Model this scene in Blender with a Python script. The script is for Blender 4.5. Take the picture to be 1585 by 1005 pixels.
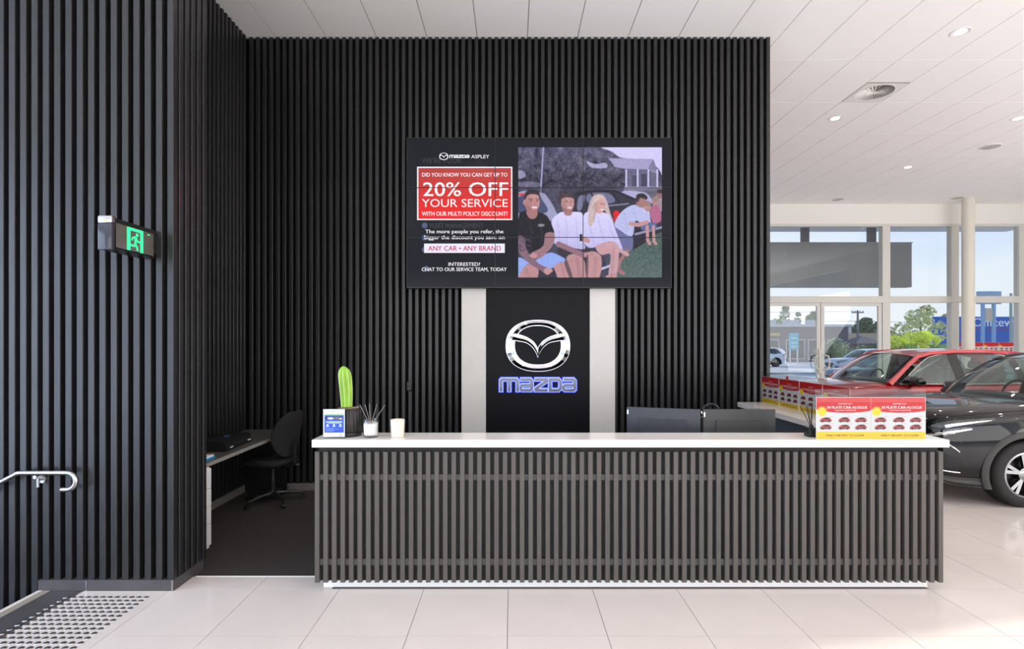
import bpy, bmesh, math, random
import numpy as np
from mathutils import Vector, Matrix

for o in list(bpy.data.objects):
    bpy.data.objects.remove(o, do_unlink=True)
S = bpy.context.scene
C = S.collection
PI = math.pi
random.seed(7)

# ------------------------------------------------------------------ camera
FPX = 812.0
CAM_Z = 1.78
cd = bpy.data.cameras.new('camera')
cam = bpy.data.objects.new('camera', cd)
C.objects.link(cam)
cam.location = (0, 0, CAM_Z)
cam.rotation_euler = (PI / 2, 0, 0)
cd.sensor_fit = 'HORIZONTAL'
cd.sensor_width = 36.0
cd.lens = FPX / 1585.0 * 36.0
cd.shift_y = 27.5 / 1585.0
cd.clip_start = 0.05
cd.clip_end = 500
S.camera = cam

# ------------------------------------------------------------------ sky, sun, exposure
W = bpy.data.worlds.new('sky')
S.world = W
W.use_nodes = True
nt = W.node_tree
nt.nodes.clear()
tc = nt.nodes.new('ShaderNodeTexCoord')
sep = nt.nodes.new('ShaderNodeSeparateXYZ')
nt.links.new(tc.outputs['Generated'], sep.inputs[0])
ramp = nt.nodes.new('ShaderNodeValToRGB')
ramp.color_ramp.elements[0].position = 0.0
ramp.color_ramp.elements[0].color = (0.78, 0.82, 0.90, 1)
ramp.color_ramp.elements[1].position = 0.55
ramp.color_ramp.elements[1].color = (0.24, 0.42, 0.80, 1)
e = ramp.color_ramp.elements.new(0.10)
e.color = (0.74, 0.82, 0.94, 1)
e = ramp.color_ramp.elements.new(0.28)
e.color = (0.44, 0.62, 0.93, 1)
nt.links.new(sep.outputs['Z'], ramp.inputs[0])
mp = nt.nodes.new('ShaderNodeMapping')
mp.inputs['Scale'].default_value = (2.2, 2.2, 7.0)
nt.links.new(tc.outputs['Generated'], mp.inputs[0])
nz = nt.nodes.new('ShaderNodeTexNoise')
nz.inputs['Scale'].default_value = 1.6
nz.inputs['Detail'].default_value = 5
nt.links.new(mp.outputs[0], nz.inputs['Vector'])
cr = nt.nodes.new('ShaderNodeValToRGB')
cr.color_ramp.elements[0].position = 0.47
cr.color_ramp.elements[0].color = (0, 0, 0, 1)
cr.color_ramp.elements[1].position = 0.72
cr.color_ramp.elements[1].color = (0.8, 0.8, 0.8, 1)
nt.links.new(nz.outputs['Fac'], cr.inputs[0])
mx = nt.nodes.new('ShaderNodeMixRGB')
mx.inputs['Color2'].default_value = (0.86, 0.88, 0.92, 1)
nt.links.new(cr.outputs['Color'], mx.inputs['Fac'])
nt.links.new(ramp.outputs['Color'], mx.inputs['Color1'])
bg = nt.nodes.new('ShaderNodeBackground')
bg.inputs['Strength'].default_value = 1.0
nt.links.new(mx.outputs[0], bg.inputs['Color'])
wo = nt.nodes.new('ShaderNodeOutputWorld')
nt.links.new(bg.outputs[0], wo.inputs['Surface'])

sd = bpy.data.lights.new('sun', 'SUN')
sd.energy = 4.2
sd.angle = 0.012
sd.color = (1.0, 0.95, 0.88)
sun = bpy.data.objects.new('sun', sd)
C.objects.link(sun)
SUN_EL = math.radians(20.5)
hv = Vector((-0.976, -0.216, 0)).normalized() * math.cos(SUN_EL)
sun.rotation_euler = Vector((hv.x, hv.y, -math.sin(SUN_EL))).to_track_quat('-Z', 'Y').to_euler()
sun.location = (13, 3, 8)

# area lights added at unseen windows to boost daylight; tilted up to brighten the ceiling
def added_daylight(name, loc, aim, sx, sy, watts, col):
    d = bpy.data.lights.new(name, 'AREA')
    d.shape = 'RECTANGLE'
    d.size, d.size_y = sx, sy
    d.energy = watts
    d.color = col
    o = bpy.data.objects.new(name, d)
    C.objects.link(o)
    o.location = loc
    o.rotation_euler = Vector(aim).to_track_quat('-Z', 'Y').to_euler()
    return o
added_daylight('added_daylight_left', (-7.9, -0.6, 2.0), (1, 0, 0.2), 7.6, 5.0, 520.0, (0.60, 0.76, 1.0))
added_daylight('added_daylight_right', (14.0, 0.4, 2.3), (-1, 0, 0.7), 10.4, 4.4, 580.0, (1.0, 0.985, 0.97))
added_daylight('added_daylight_rear', (3.0, -4.8, 2.2), (0, 1, 0.75), 19.0, 4.2, 660.0, (1.0, 0.975, 0.955))

S.view_settings.view_transform = 'Standard'
S.view_settings.look = 'None'
S.view_settings.gamma = 1.0
S.view_settings.use_curve_mapping = False
S.view_settings.exposure = 0.21
S.cycles.diffuse_bounces = 8
S.cycles.max_bounces = 16
S.cycles.transparent_max_bounces = 24
DOWNLIGHT_W = 5.0

# ------------------------------------------------------------------ helpers
def lin(c):
    c = c / 255.0
    return c / 12.92 if c <= 0.04045 else ((c + 0.055) / 1.055) ** 2.4

def rgb(r, g, b):
    return (lin(r), lin(g), lin(b), 1.0)

MATS = {}
def mat(name, col=(128, 128, 128), rough=0.5, metal=0.0, spec=0.5, var=0.06, nscale=20.0, stretch=(1, 1, 1),
        bump=0.0, bscale=60.0, coat=0.0, coat_rough=0.05, emit=None, estr=1.0, trans=0.0, ior=1.45,
        rough_var=0.0, random_var=0.0):
    if name in MATS:
        return MATS[name]
    m = bpy.data.materials.new(name)
    m.use_nodes = True
    n = m.node_tree.nodes
    l = m.node_tree.links
    p = n['Principled BSDF']
    p.inputs['Roughness'].default_value = rough
    p.inputs['Metallic'].default_value = metal
    p.inputs['Specular IOR Level'].default_value = spec
    p.inputs['Coat Weight'].default_value = coat
    p.inputs['Coat Roughness'].default_value = coat_rough
    p.inputs['Transmission Weight'].default_value = trans
    p.inputs['IOR'].default_value = ior
    base = rgb(*col)
    t = n.new('ShaderNodeTexCoord')
    mp = n.new('ShaderNodeMapping')
    mp.inputs['Scale'].default_value = stretch
    l.new(t.outputs['Object'], mp.inputs[0])
    nz = n.new('ShaderNodeTexNoise')
    nz.inputs['Scale'].default_value = nscale
    nz.inputs['Detail'].default_value = 4
    l.new(mp.outputs[0], nz.inputs['Vector'])
    mr = n.new('ShaderNodeMapRange')
    mr.inputs['From Min'].default_value = 0.3
    mr.inputs['From Max'].default_value = 0.7
    mr.inputs['To Min'].default_value = 1 - var
    mr.inputs['To Max'].default_value = 1 + var
    l.new(nz.outputs['Fac'], mr.inputs['Value'])
    val = mr.outputs[0]
    if random_var:
        oi = n.new('ShaderNodeObjectInfo')
        m2 = n.new('ShaderNodeMapRange')
        m2.inputs['To Min'].default_value = 1 - random_var
        m2.inputs['To Max'].default_value = 1 + random_var
        l.new(oi.outputs['Random'], m2.inputs['Value'])
        mm = n.new('ShaderNodeMath')
        mm.operation = 'MULTIPLY'
        l.new(val, mm.inputs[0])
        l.new(m2.outputs[0], mm.inputs[1])
        val = mm.outputs[0]
    vm = n.new('ShaderNodeVectorMath')
    vm.operation = 'SCALE'
    vm.inputs[0].default_value = base[:3]
    l.new(val, vm.inputs['Scale'])
    l.new(vm.outputs[0], p.inputs['Base Color'])
    if rough_var:
        m3 = n.new('ShaderNodeMapRange')
        m3.inputs['From Min'].default_value = 0.3
        m3.inputs['From Max'].default_value = 0.7
        m3.inputs['To Min'].default_value = max(0, rough - rough_var)
        m3.inputs['To Max'].default_value = min(1, rough + rough_var)
        l.new(nz.outputs['Fac'], m3.inputs['Value'])
        l.new(m3.outputs[0], p.inputs['Roughness'])
    if bump:
        nb = n.new('ShaderNodeTexNoise')
        nb.inputs['Scale'].default_value = bscale
        nb.inputs['Detail'].default_value = 3
        l.new(mp.outputs[0], nb.inputs['Vector'])
        b = n.new('ShaderNodeBump')
        b.inputs['Strength'].default_value = bump
        b.inputs['Distance'].default_value = 0.01
        l.new(nb.outputs['Fac'], b.inputs['Height'])
        l.new(b.outputs[0], p.inputs['Normal'])
    if emit is not None:
        p.inputs['Emission Color'].default_value = rgb(*emit)
        p.inputs['Emission Strength'].default_value = estr
    MATS[name] = m
    return m

def glass_mat(name, tint=(0.97, 0.99, 0.98), refl=1.0, rough=0.0):
    """thin sheet glass: fresnel reflection over straight-through transmission"""
    if name in MATS:
        return MATS[name]
    m = bpy.data.materials.new(name)
    m.use_nodes = True
    n = m.node_tree.nodes
    l = m.node_tree.links
    n.clear()
    out = n.new('ShaderNodeOutputMaterial')
    tr = n.new('ShaderNodeBsdfTransparent')
    tr.inputs[0].default_value = (*tint, 1)
    gl = n.new('ShaderNodeBsdfGlossy')
    gl.inputs['Roughness'].default_value = rough
    gl.inputs['Color'].default_value = (refl, refl, refl, 1)
    fr = n.new('ShaderNodeFresnel')
    ge = n.new('ShaderNodeNewGeometry')
    io = n.new('ShaderNodeMapRange')      # same reflectance from either side of the sheet
    io.inputs['To Min'].default_value = 1.5
    io.inputs['To Max'].default_value = 1.0 / 1.5
    l.new(ge.outputs['Backfacing'], io.inputs['Value'])
    l.new(io.outputs[0], fr.inputs['IOR'])
    mx = n.new('ShaderNodeMixShader')
    l.new(fr.outputs[0], mx.inputs[0])
    l.new(tr.outputs[0], mx.inputs[1])
    l.new(gl.outputs[0], mx.inputs[2])
    l.new(mx.outputs[0], out.inputs[0])
    MATS[name] = m
    return m

def vcol_mat(name, emit=0.0, rough=0.4, coat=0.0, gain=1.0):
    """colour from the mesh's own 'ink' colour attribute (flat print or a lit screen)"""
    if name in MATS:
        return MATS[name]
    m = bpy.data.materials.new(name)
    m.use_nodes = True
    n = m.node_tree.nodes
    l = m.node_tree.links
    p = n['Principled BSDF']
    a = n.new('ShaderNodeAttribute')
    a.attribute_name = 'ink'
    p.inputs['Roughness'].default_value = rough
    p.inputs['Coat Weight'].default_value = coat
    if emit:
        p.inputs['Base Color'].default_value = (0.002, 0.002, 0.002, 1)
        p.inputs['Specular IOR Level'].default_value = 0.14
        l.new(a.outputs['Color'], p.inputs['Emission Color'])
        p.inputs['Emission Strength'].default_value = emit
    else:
        l.new(a.outputs['Color'], p.inputs['Base Color'])
    MATS[name] = m
    return m

class MB:
    """collects shapes, then links them as ONE mesh object"""
    def __init__(self):
        self.v = []
        self.f = []
    def add(self, vs, fs):
        o = len(self.v)
        self.v += [tuple(p) for p in vs]
        self.f += [tuple(i + o for i in f) for f in fs]
        return self
    def box(self, x0, x1, y0, y1, z0, z1):
        return self.add([(x0, y0, z0), (x1, y0, z0), (x1, y1, z0), (x0, y1, z0), (x0, y0, z1), (x1, y0, z1), (x1, y1, z1), (x0, y1, z1)],
                        [(0, 3, 2, 1), (4, 5, 6, 7), (0, 1, 5, 4), (1, 2, 6, 5), (2, 3, 7, 6), (3, 0, 4, 7)])
    def rbox(self, x0, x1, y0, y1, z0, z1, r=0.01, seg=2):
        bm = bmesh.new()
        g = bmesh.ops.create_cube(bm, size=1)
        for v in bm.verts:
            v.co = Vector(((x0 + x1) / 2 + v.co.x * (x1 - x0), (y0 + y1) / 2 + v.co.y * (y1 - y0), (z0 + z1) / 2 + v.co.z * (z1 - z0)))
        r = min(r, 0.49 * min(x1 - x0, y1 - y0, z1 - z0))
        bmesh.ops.bevel(bm, geom=bm.edges[:], offset=r, segments=seg, affect='EDGES', profile=0.5)
        bm.verts.index_update()
        self.add([v.co[:] for v in bm.verts], [tuple(v.index for v in f.verts) for f in bm.faces])
        bm.free()
        return self
    def tube(self, pts, r, n=10, caps=True, closed=False):
        pts = [Vector(p) for p in pts]
        k = len(pts)
        rr = r if isinstance(r, (list, tuple)) else [r] * k
        rings = []
        prev = None
        for i, p in enumerate(pts):
            if closed:
                t = (pts[(i + 1) % k] - pts[(i - 1) % k]).normalized()
            else:
                a = pts[max(i - 1, 0)]
                b = pts[min(i + 1, k - 1)]
                t = (b - a).normalized()
            if prev is None:
                u = t.cross(Vector((0, 0, 1)))
                if u.length < 1e-3:
                    u = t.cross(Vector((0, 1, 0)))
                u.normalize()
            else:
                u = (prev - t * prev.dot(t)).normalized()
            prev = u
            w = t.cross(u)
            rings.append([p + (u * math.cos(2 * PI * j / n) + w * math.sin(2 * PI * j / n)) * rr[i] for j in range(n)])
        return self.loft(rings, caps, closed)
    def loft(self, rings, caps=True, closed=False):
        n = len(rings[0])
        vs = [p for r in rings for p in r]
        fs = []
        m = len(rings)
        for i in range(m if closed else m - 1):
            i2 = (i + 1) % m
            for j in range(n):
                fs.append((i * n + j, i * n + (j + 1) % n, i2 * n + (j + 1) % n, i2 * n + j))
        if caps and not closed:
            fs.append(tuple(reversed(range(n))))
            fs.append(tuple((m - 1) * n + j for j in range(n)))
        return self.add(vs, fs)
    def lathe(self, prof, n=24, at=(0, 0, 0), axis='Z', rib=None, caps=True):
        rings = []
        for (r, h) in prof:
            ring = []
            for j in range(n):
                a = 2 * PI * j / n
                q = r * (rib(a, h) if rib else 1)
                c, s = q * math.cos(a), q * math.sin(a)
                if axis == 'Z':
                    p = (at[0] + c, at[1] + s, at[2] + h)
                elif axis == 'Y':
                    p = (at[0] + c, at[1] + h, at[2] + s)
                else:
                    p = (at[0] + h, at[1] + c, at[2] + s)
                ring.append(p)
            rings.append(ring)
        return self.loft(rings, caps)
    def prism(self, poly, h0, h1, plane='XZ'):
        """closed 2D outline given thickness along the third axis"""
        def P(a, b, h):
            return {'XZ': (a, h, b), 'XY': (a, b, h), 'YZ': (h, a, b)}[plane]
        n = len(poly)
        vs = [P(a, b, h0) for a, b in poly] + [P(a, b, h1) for a, b in poly]
        fs = [tuple(range(n)), tuple(reversed(range(n, 2 * n)))]
        fs += [(j, n + j, n + (j + 1) % n, (j + 1) % n) for j in range(n)]
        return self.add(vs, fs)
    def grid(self, nu, nv, fn):
        vs = [fn(i / nu, j / nv) for i in range(nu + 1) for j in range(nv + 1)]
        fs = [(i * (nv + 1) + j, (i + 1) * (nv + 1) + j, (i + 1) * (nv + 1) + j + 1, i * (nv + 1) + j + 1) for i in range(nu) for j in range(nv)]
        return self.add(vs, fs)
    def mesh(self, name, m=None, smooth=False, angle=35, fix=True):
        me = bpy.data.meshes.new(name)
        me.from_pydata(self.v, [], self.f)
        if fix:
            bm = bmesh.new()
            bm.from_mesh(me)
            bmesh.ops.recalc_face_normals(bm, faces=bm.faces[:])
            bm.to_mesh(me)
            bm.free()
        if smooth:
            me.shade_smooth()
            me.set_sharp_from_angle(angle=math.radians(angle))
        if m:
            me.materials.append(m)
        me.update()
        return me
    def build(self, name, m=None, parent=None, smooth=False, angle=35, loc=None, rot=None, fix=True):
        return link(name, self.mesh(name, m, smooth, angle, fix), parent, loc, rot)

def link(name, me, parent=None, loc=None, rot=None):
    o = bpy.data.objects.new(name, me)
    C.objects.link(o)
    if parent is not None:
        o.parent = parent
    if loc is not None:
        o.location = loc
    if rot is not None:
        o.rotation_euler = rot
    return o

def tag(o, label=None, cat=None, group=None, kind=None):
    if label:
        o['label'] = label
    if cat:
        o['category'] = cat
    if group:
        o['group'] = group
    if kind:
        o['kind'] = kind
    return o

def empty(name, loc=(0, 0, 0), rz=0.0, label=None, cat=None, group=None, kind=None):
    o = bpy.data.objects.new(name, None)
    o.empty_display_size = 0.1
    C.objects.link(o)
    o.location = loc
    o.rotation_euler = (0, 0, rz)
    return tag(o, label, cat, group, kind)

def copy_tree(o, parent=None):
    c = o.copy()
    C.objects.link(c)
    c.parent = parent
    for ch in list(o.children):
        copy_tree(ch, c)
    return c

def text_mesh(body, x0, x1, y0, y1, bold=0.0, depth=0.0, align_h=True, shear=0.0, spacing=1.0):
    """built-in typeface turned into a flat (or raised) mesh fitted to a box in the XZ plane, facing -Y"""
    cu = bpy.data.curves.new('text', 'FONT')
    cu.body = body
    cu.size = 1.0
    cu.offset = 0.0
    cu.shear = shear
    cu.space_character = spacing
    cu.resolution_u = 3
    cu.extrude = 0.0
    ob = bpy.data.objects.new('text', cu)
    C.objects.link(ob)
    bpy.context.view_layer.update()
    me = bpy.data.meshes.new_from_object(ob.evaluated_get(bpy.context.evaluated_depsgraph_get()))
    bpy.data.objects.remove(ob, do_unlink=True)
    bpy.data.curves.remove(cu)
    co = np.array([v.co[:] for v in me.vertices])
    fs = [tuple(p.vertices) for p in me.polygons]
    bpy.data.meshes.remove(me)
    mn, mxx = co.min(0), co.max(0)
    sx = (x1 - x0) / (mxx[0] - mn[0])
    sz = (y1 - y0) / (mxx[1] - mn[1])
    vs = [(x0 + (c[0] - mn[0]) * sx, 0.0, y0 + (c[1] - mn[1]) * sz) for c in co]
    mb = MB()
    if bold and not depth:      # heavier weight: overprinted with a small sideways shift
        for q in (-bold, bold):
            mb.add([(a + q * sx, 0.0, b) for a, _, b in vs], fs)
    mb.add(vs, fs)
    if depth:
        n = len(vs)
        mb.add([(a, depth, b) for a, _, b in vs], [tuple(reversed(f)) for f in fs])
        edges = {}
        for f in fs:
            for i in range(len(f)):
                e = (f[i], f[(i + 1) % len(f)])
                edges[e] = edges.get(e, 0) + 1
        for (a, b) in list(edges):
            if (b, a) not in edges:
                mb.f.append((b, a, a + n, b + n))
    return mb

# ---- small painter for flat print and screens: paints into an array, then becomes vertex colours of a fine grid
class Canvas:
    def __init__(self, x0, x1, y0, y1, w, h, ss=3, base=(128, 128, 128)):
        self.w, self.h, self.ss = w, h, ss
        W_, H_ = w * ss, h * ss
        self.img = np.zeros((H_, W_, 3)) + np.array(base, float)
        xs = x0 + (np.arange(W_) + 0.5) / W_ * (x1 - x0)
        ys = y0 + (np.arange(H_) + 0.5) / H_ * (y1 - y0)
        self.X, self.Y = np.meshgrid(xs, ys)
        self.rng = np.random.default_rng(3)
    def _put(self, m, col, alpha=1.0, col2=None, axis=1):
        c = np.array(col, float)
        if col2 is not None and m.any():
            T = self.Y if axis == 1 else self.X
            lo, hi = T[m].min(), T[m].max()
            t = ((T[m] - lo) / max(hi - lo, 1e-6))[:, None]
            c = c * (1 - t) + np.array(col2, float) * t
        self.img[m] = self.img[m] * (1 - alpha) + c * alpha
    def poly(self, pts, col, alpha=1.0, smooth=True, col2=None, axis=1):
        P = np.array(pts, float)
        if smooth and len(P) > 3:
            n = len(P)
            Q = []
            for i in range(n):
                a, b, c, d = P[i - 1], P[i], P[(i + 1) % n], P[(i + 2) % n]
                for t in (0, 0.25, 0.5, 0.75):
                    Q.append(0.5 * ((2 * b) + (c - a) * t + (2 * a - 5 * b + 4 * c - d) * t * t + (3 * b - a - 3 * c + d) * t ** 3))
            P = np.array(Q)
        x, y = self.X, self.Y
        box = (x >= P[:, 0].min()) & (x <= P[:, 0].max()) & (y >= P[:, 1].min()) & (y <= P[:, 1].max())
        if not box.any():
            return
        xx, yy = x[box], y[box]
        ins = np.zeros(xx.shape, bool)
        n = len(P)
        j = n - 1
        for i in range(n):
            xi, yi = P[i]
            xj, yj = P[j]
            if yi != yj:
                ins ^= ((yi > yy) != (yj > yy)) & (xx < (xj - xi) * (yy - yi) / (yj - yi) + xi)
            j = i
        m = np.zeros(x.shape, bool)
        m[box] = ins
        self._put(m, col, alpha, col2, axis)
    def ell(self, cx, cy, rx, ry, col, alpha=1.0, rot=0.0, col2=None, axis=1):
        c, s = math.cos(rot), math.sin(rot)
        dx, dy = self.X - cx, self.Y - cy
        m = ((dx * c + dy * s) / rx) ** 2 + ((-dx * s + dy * c) / ry) ** 2 <= 1
        self._put(m, col, alpha, col2, axis)
    def rect(self, x0, y0, x1, y1, col, alpha=1.0, col2=None, axis=1):
        m = (self.X >= x0) & (self.X <= x1) & (self.Y >= y0) & (self.Y <= y1)
        self._put(m, col, alpha, col2, axis)
    def line(self, pts, w, col, alpha=1.0):
        m = np.zeros(self.X.shape, bool)
        for (ax, ay), (bx, by) in zip(pts[:-1], pts[1:]):
            L2 = max((bx - ax) ** 2 + (by - ay) ** 2, 1e-9)
            t = np.clip(((self.X - ax) * (bx - ax) + (self.Y - ay) * (by - ay)) / L2, 0, 1)
            m |= (self.X - ax - t * (bx - ax)) ** 2 + (self.Y - ay - t * (by - ay)) ** 2 <= (w / 2) ** 2
        self._put(m, col, alpha)
    def noise(self, amp, cell=8, mask=None):
        H_, W_ = self.X.shape
        n = self.rng.normal(size=(H_ // cell + 2, W_ // cell + 2))
        yi = np.arange(H_) / cell
        xi = np.arange(W_) / cell
        y0 = yi.astype(int)
        x0 = xi.astype(int)
        fy = (yi - y0)[:, None]
        fx = (xi - x0)[None, :]
        a = n[y0][:, x0] * (1 - fy) * (1 - fx) + n[y0 + 1][:, x0] * fy * (1 - fx) + n[y0][:, x0 + 1] * (1 - fy) * fx + n[y0 + 1][:, x0 + 1] * fy * fx
        a = a[:, :, None] * amp
        if mask is not None:
            a = a * mask[:, :, None]
        self.img = np.clip(self.img + a, 0, 255)
    def pixels(self):
        s = self.ss
        a = self.img.reshape(self.h, s, self.w, s, 3).mean((1, 3))
        return a
    def mesh(self, name, x0, x1, z0, z1, m, y=0.0):
        """grid in the XZ plane facing -Y, one cell per painted pixel (row 0 = top)"""
        a = np.clip(self.pixels(), 0, 255) / 255.0
        a = np.where(a <= 0.04045, a / 12.92, ((a + 0.055) / 1.055) ** 2.4)
        h, w = self.h, self.w
        xs = np.linspace(x0, x1, w)
        zs = np.linspace(z1, z0, h)
        XX, ZZ = np.meshgrid(xs, zs)
        co = np.stack([XX, np.full_like(XX, y), ZZ], -1).reshape(-1, 3)
        idx = np.arange(h * w).reshape(h, w)
        f = np.stack([idx[1:, :-1], idx[1:, 1:], idx[:-1, 1:], idx[:-1, :-1]], -1).reshape(-1, 4)
        me = bpy.data.meshes.new(name)
        me.from_pydata(co.tolist(), [], f.tolist())
        at = me.color_attributes.new('ink', 'FLOAT_COLOR', 'POINT')
        buf = np.ones((h * w, 4), np.float32)
        buf[:, :3] = a.reshape(-1, 3)
        at.data.foreach_set('color', buf.ravel())
        me.materials.append(m)
        me.update()
        return me

# pixel of the 1585x1005 frame to a point at depth y (used only to take real positions off the photograph)
def at(px, py, y):
    return Vector(((px - 792.0) * y / FPX, y, CAM_Z - (py - 530.0) * y / FPX))

# ------------------------------------------------------------------ materials
M_SLAT = mat('black_stained_timber', (35, 34, 35), rough=0.36, spec=0.55, var=0.12, nscale=9, stretch=(6, 6, 0.35), random_var=0.14, bump=0.04, bscale=30, rough_var=0.1)
M_BLACKWALL = mat('black_backing_board', (11, 11, 12), rough=0.8, spec=0.08, var=0.1)
M_COUNTER_SLAT = mat('charcoal_counter_timber', (80, 75, 71), rough=0.38, spec=0.5, var=0.035, nscale=9, stretch=(6, 6, 0.35), random_var=0.07, bump=0.02, bscale=30)
M_COUNTER_BACK = mat('charcoal_counter_board', (26, 25, 25), rough=0.6, var=0.1)
M_COUNTER_RAIL = mat('charcoal_counter_rail', (74, 71, 69), rough=0.5, var=0.1)
M_WHITE_STONE = mat('white_engineered_stone', (228, 221, 214), rough=0.12, spec=0.5, var=0.02, nscale=40)
M_TILE = mat('pale_porcelain_tile', (213, 202, 196), rough=0.13, spec=0.5, var=0.025, nscale=3, random_var=0.015, rough_var=0.04)
M_GROUT = mat('grey_grout', (120, 112, 108), rough=0.8)
M_DARKTILE = mat('dark_grey_tile', (74, 70, 72), rough=0.35, var=0.12, nscale=6)
M_STEEL = mat('brushed_stainless', (176, 174, 172), rough=0.28, metal=1.0, var=0.03)
M_CHROME = mat('polished_chrome', (235, 235, 235), rough=0.06, metal=1.0, var=0.01)
M_CEIL = mat('white_ceiling_tile', (250, 249, 247), rough=0.85, var=0.01, nscale=120)
M_CEILGRID = mat('ceiling_grid_recess', (150, 146, 143), rough=0.8)
M_WALLWHITE = mat('white_painted_plaster', (238, 236, 231), rough=0.7, var=0.02)
M_ALU = mat('pale_powdercoat_aluminium', (214, 213, 206), rough=0.45, var=0.02)
M_CARPET = mat('charcoal_loop_carpet', (66, 61, 59), rough=0.95, spec=0.1, var=0.25, nscale=60, bump=0.5, bscale=220)
M_BLACKPLASTIC = mat('black_plastic', (26, 26, 27), rough=0.4, var=0.05)
M_DARKPLASTIC = mat('charcoal_plastic', (62, 62, 61), rough=0.5, var=0.05)
M_BLACKFABRIC = mat('black_woven_fabric', (32, 30, 29), rough=0.9, var=0.15, nscale=120, bump=0.3, bscale=300)
M_WHITE = mat('white_gloss_plastic', (238, 236, 232), rough=0.3, var=0.01)
M_PAPER = mat('white_paper', (240, 240, 238), rough=0.7, var=0.01)
M_GLASS = glass_mat('clear_window_glass', (0.97, 0.985, 0.98), 0.55)
M_ACRYL = glass_mat('clear_acrylic', (0.97, 0.985, 0.985), 0.25)
# ================================================================== THE SETTING
CEIL_Z = 5.45
TP = 0.607
RX0, RX1, RY0, RY1 = -8.0, 14.2, -5.0, 13.9
floor = MB().box(-3.39, RX1, RY0, RY1, -0.30, -0.005).build('floor', M_GROUT)
tag(floor, kind='structure')

def in_view(xa, xb, ya, yb, pad=0.0):
    """does the floor / ceiling cell fall inside the camera's horizontal angle"""
    return xb > -0.99 * yb - pad and xa < 0.99 * yb + pad

tile_me = MB().box(0.002, TP - 0.002, 0.002, TP - 0.002, -0.02, 0.0).mesh('floor_tile', M_TILE)
rest = MB()
for i in range(-9, 21):
    xa = 1.793 + TP * i
    xb = xa + TP
    for j in range(-15, 18):
        ya = 3.783 + TP * j
        yb = ya + TP
        a, b, c, d = max(xa, -3.085), min(xb, RX1), max(ya, RY0), min(yb, RY1)
        if c >= 3.75 and a < -1.35:                    # strip of cut tiles before the carpet
            if ya > 3.8 or b < -2.3:
                continue
            d = 3.985
            a = max(a, -2.47)
            b = min(b, -1.30)
        elif c >= 3.75 and xa < 2.9:
            continue
        if b - a < 0.03 or d - c < 0.03:
            continue
        full = abs(b - a - TP) < 1e-4 and abs(d - c - TP) < 1e-4
        seen = yb > 3.0 and in_view(a, b, c, d) and (c < 3.8 or b > 3.05)
        if seen and full:
            link('floor_tile', tile_me, floor, (xa, ya, 0))
        elif seen:
            MB().box(a + 0.002, b - 0.002, c + 0.002, d - 0.002, -0.02, 0.0).build('floor_tile', M_TILE, floor)
        else:
            rest.box(a + 0.002, b - 0.002, c + 0.002, d - 0.002, -0.02, 0.0)
tag(rest.build('tile_field', M_TILE, floor), kind='stuff')

# dark tiles and metal nosing at the head of the stairs
for ya in (3.15, 2.55, 1.95):
    MB().box(-3.30, -3.089, ya + 0.002, min(ya + 0.6, 3.752) - 0.002, -0.02, 0.001).build('dark_floor_tile', M_DARKTILE, floor)
MB().box(-3.36, -3.302, 1.0, 3.752, -0.02, 0.003).build('nosing_backing', mat('taupe_nosing', (150, 140, 128), rough=0.5), floor)
MB().box(-3.392, -3.36, 1.0, 3.752, -0.05, 0.004).build('nosing_strip', mat('pale_nosing', (214, 208, 200), rough=0.35), floor)

# tactile studs
stud_me = MB().lathe([(0.0175, 0), (0.0165, 0.0025), (0.0125, 0.005), (0.0, 0.005)], 12).mesh('tactile_stud', M_STEEL, True, 40)
for r in range(14):
    for k in range(12):
        x, y = -3.108 + 0.0507 * k, 3.655 - 0.0505 * r
        link('tactile_stud', stud_me, floor, (x, y, 0.0008))

# stairs going down on the left
stairs = tag(empty('stairs', (-3.39, 3.0, 0)), kind='structure')
for k in range(5):
    MB().box(-0.30 * (k + 1), -0.30 * k, -8, 0.80, -1.2, -0.165 * (k + 1)).build('step', M_DARKTILE, stairs)
tag(MB().box(-8.2, -4.89, RY0, 3.8, -1.25, -0.99).build('floor_landing', M_DARKTILE), kind='structure')

# carpet of the office area
carpet = MB().box(-3.22, 3.0, 3.985, 6.40, -0.03, 0.0).build('floor_carpet', M_CARPET)
tag(carpet, 'charcoal loop-pile carpet behind the reception counter', kind='structure')
MB().box(-2.40, -1.41, 3.980, 3.990, -0.02, 0.003).build('edge_trim', M_WHITE, carpet)

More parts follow.
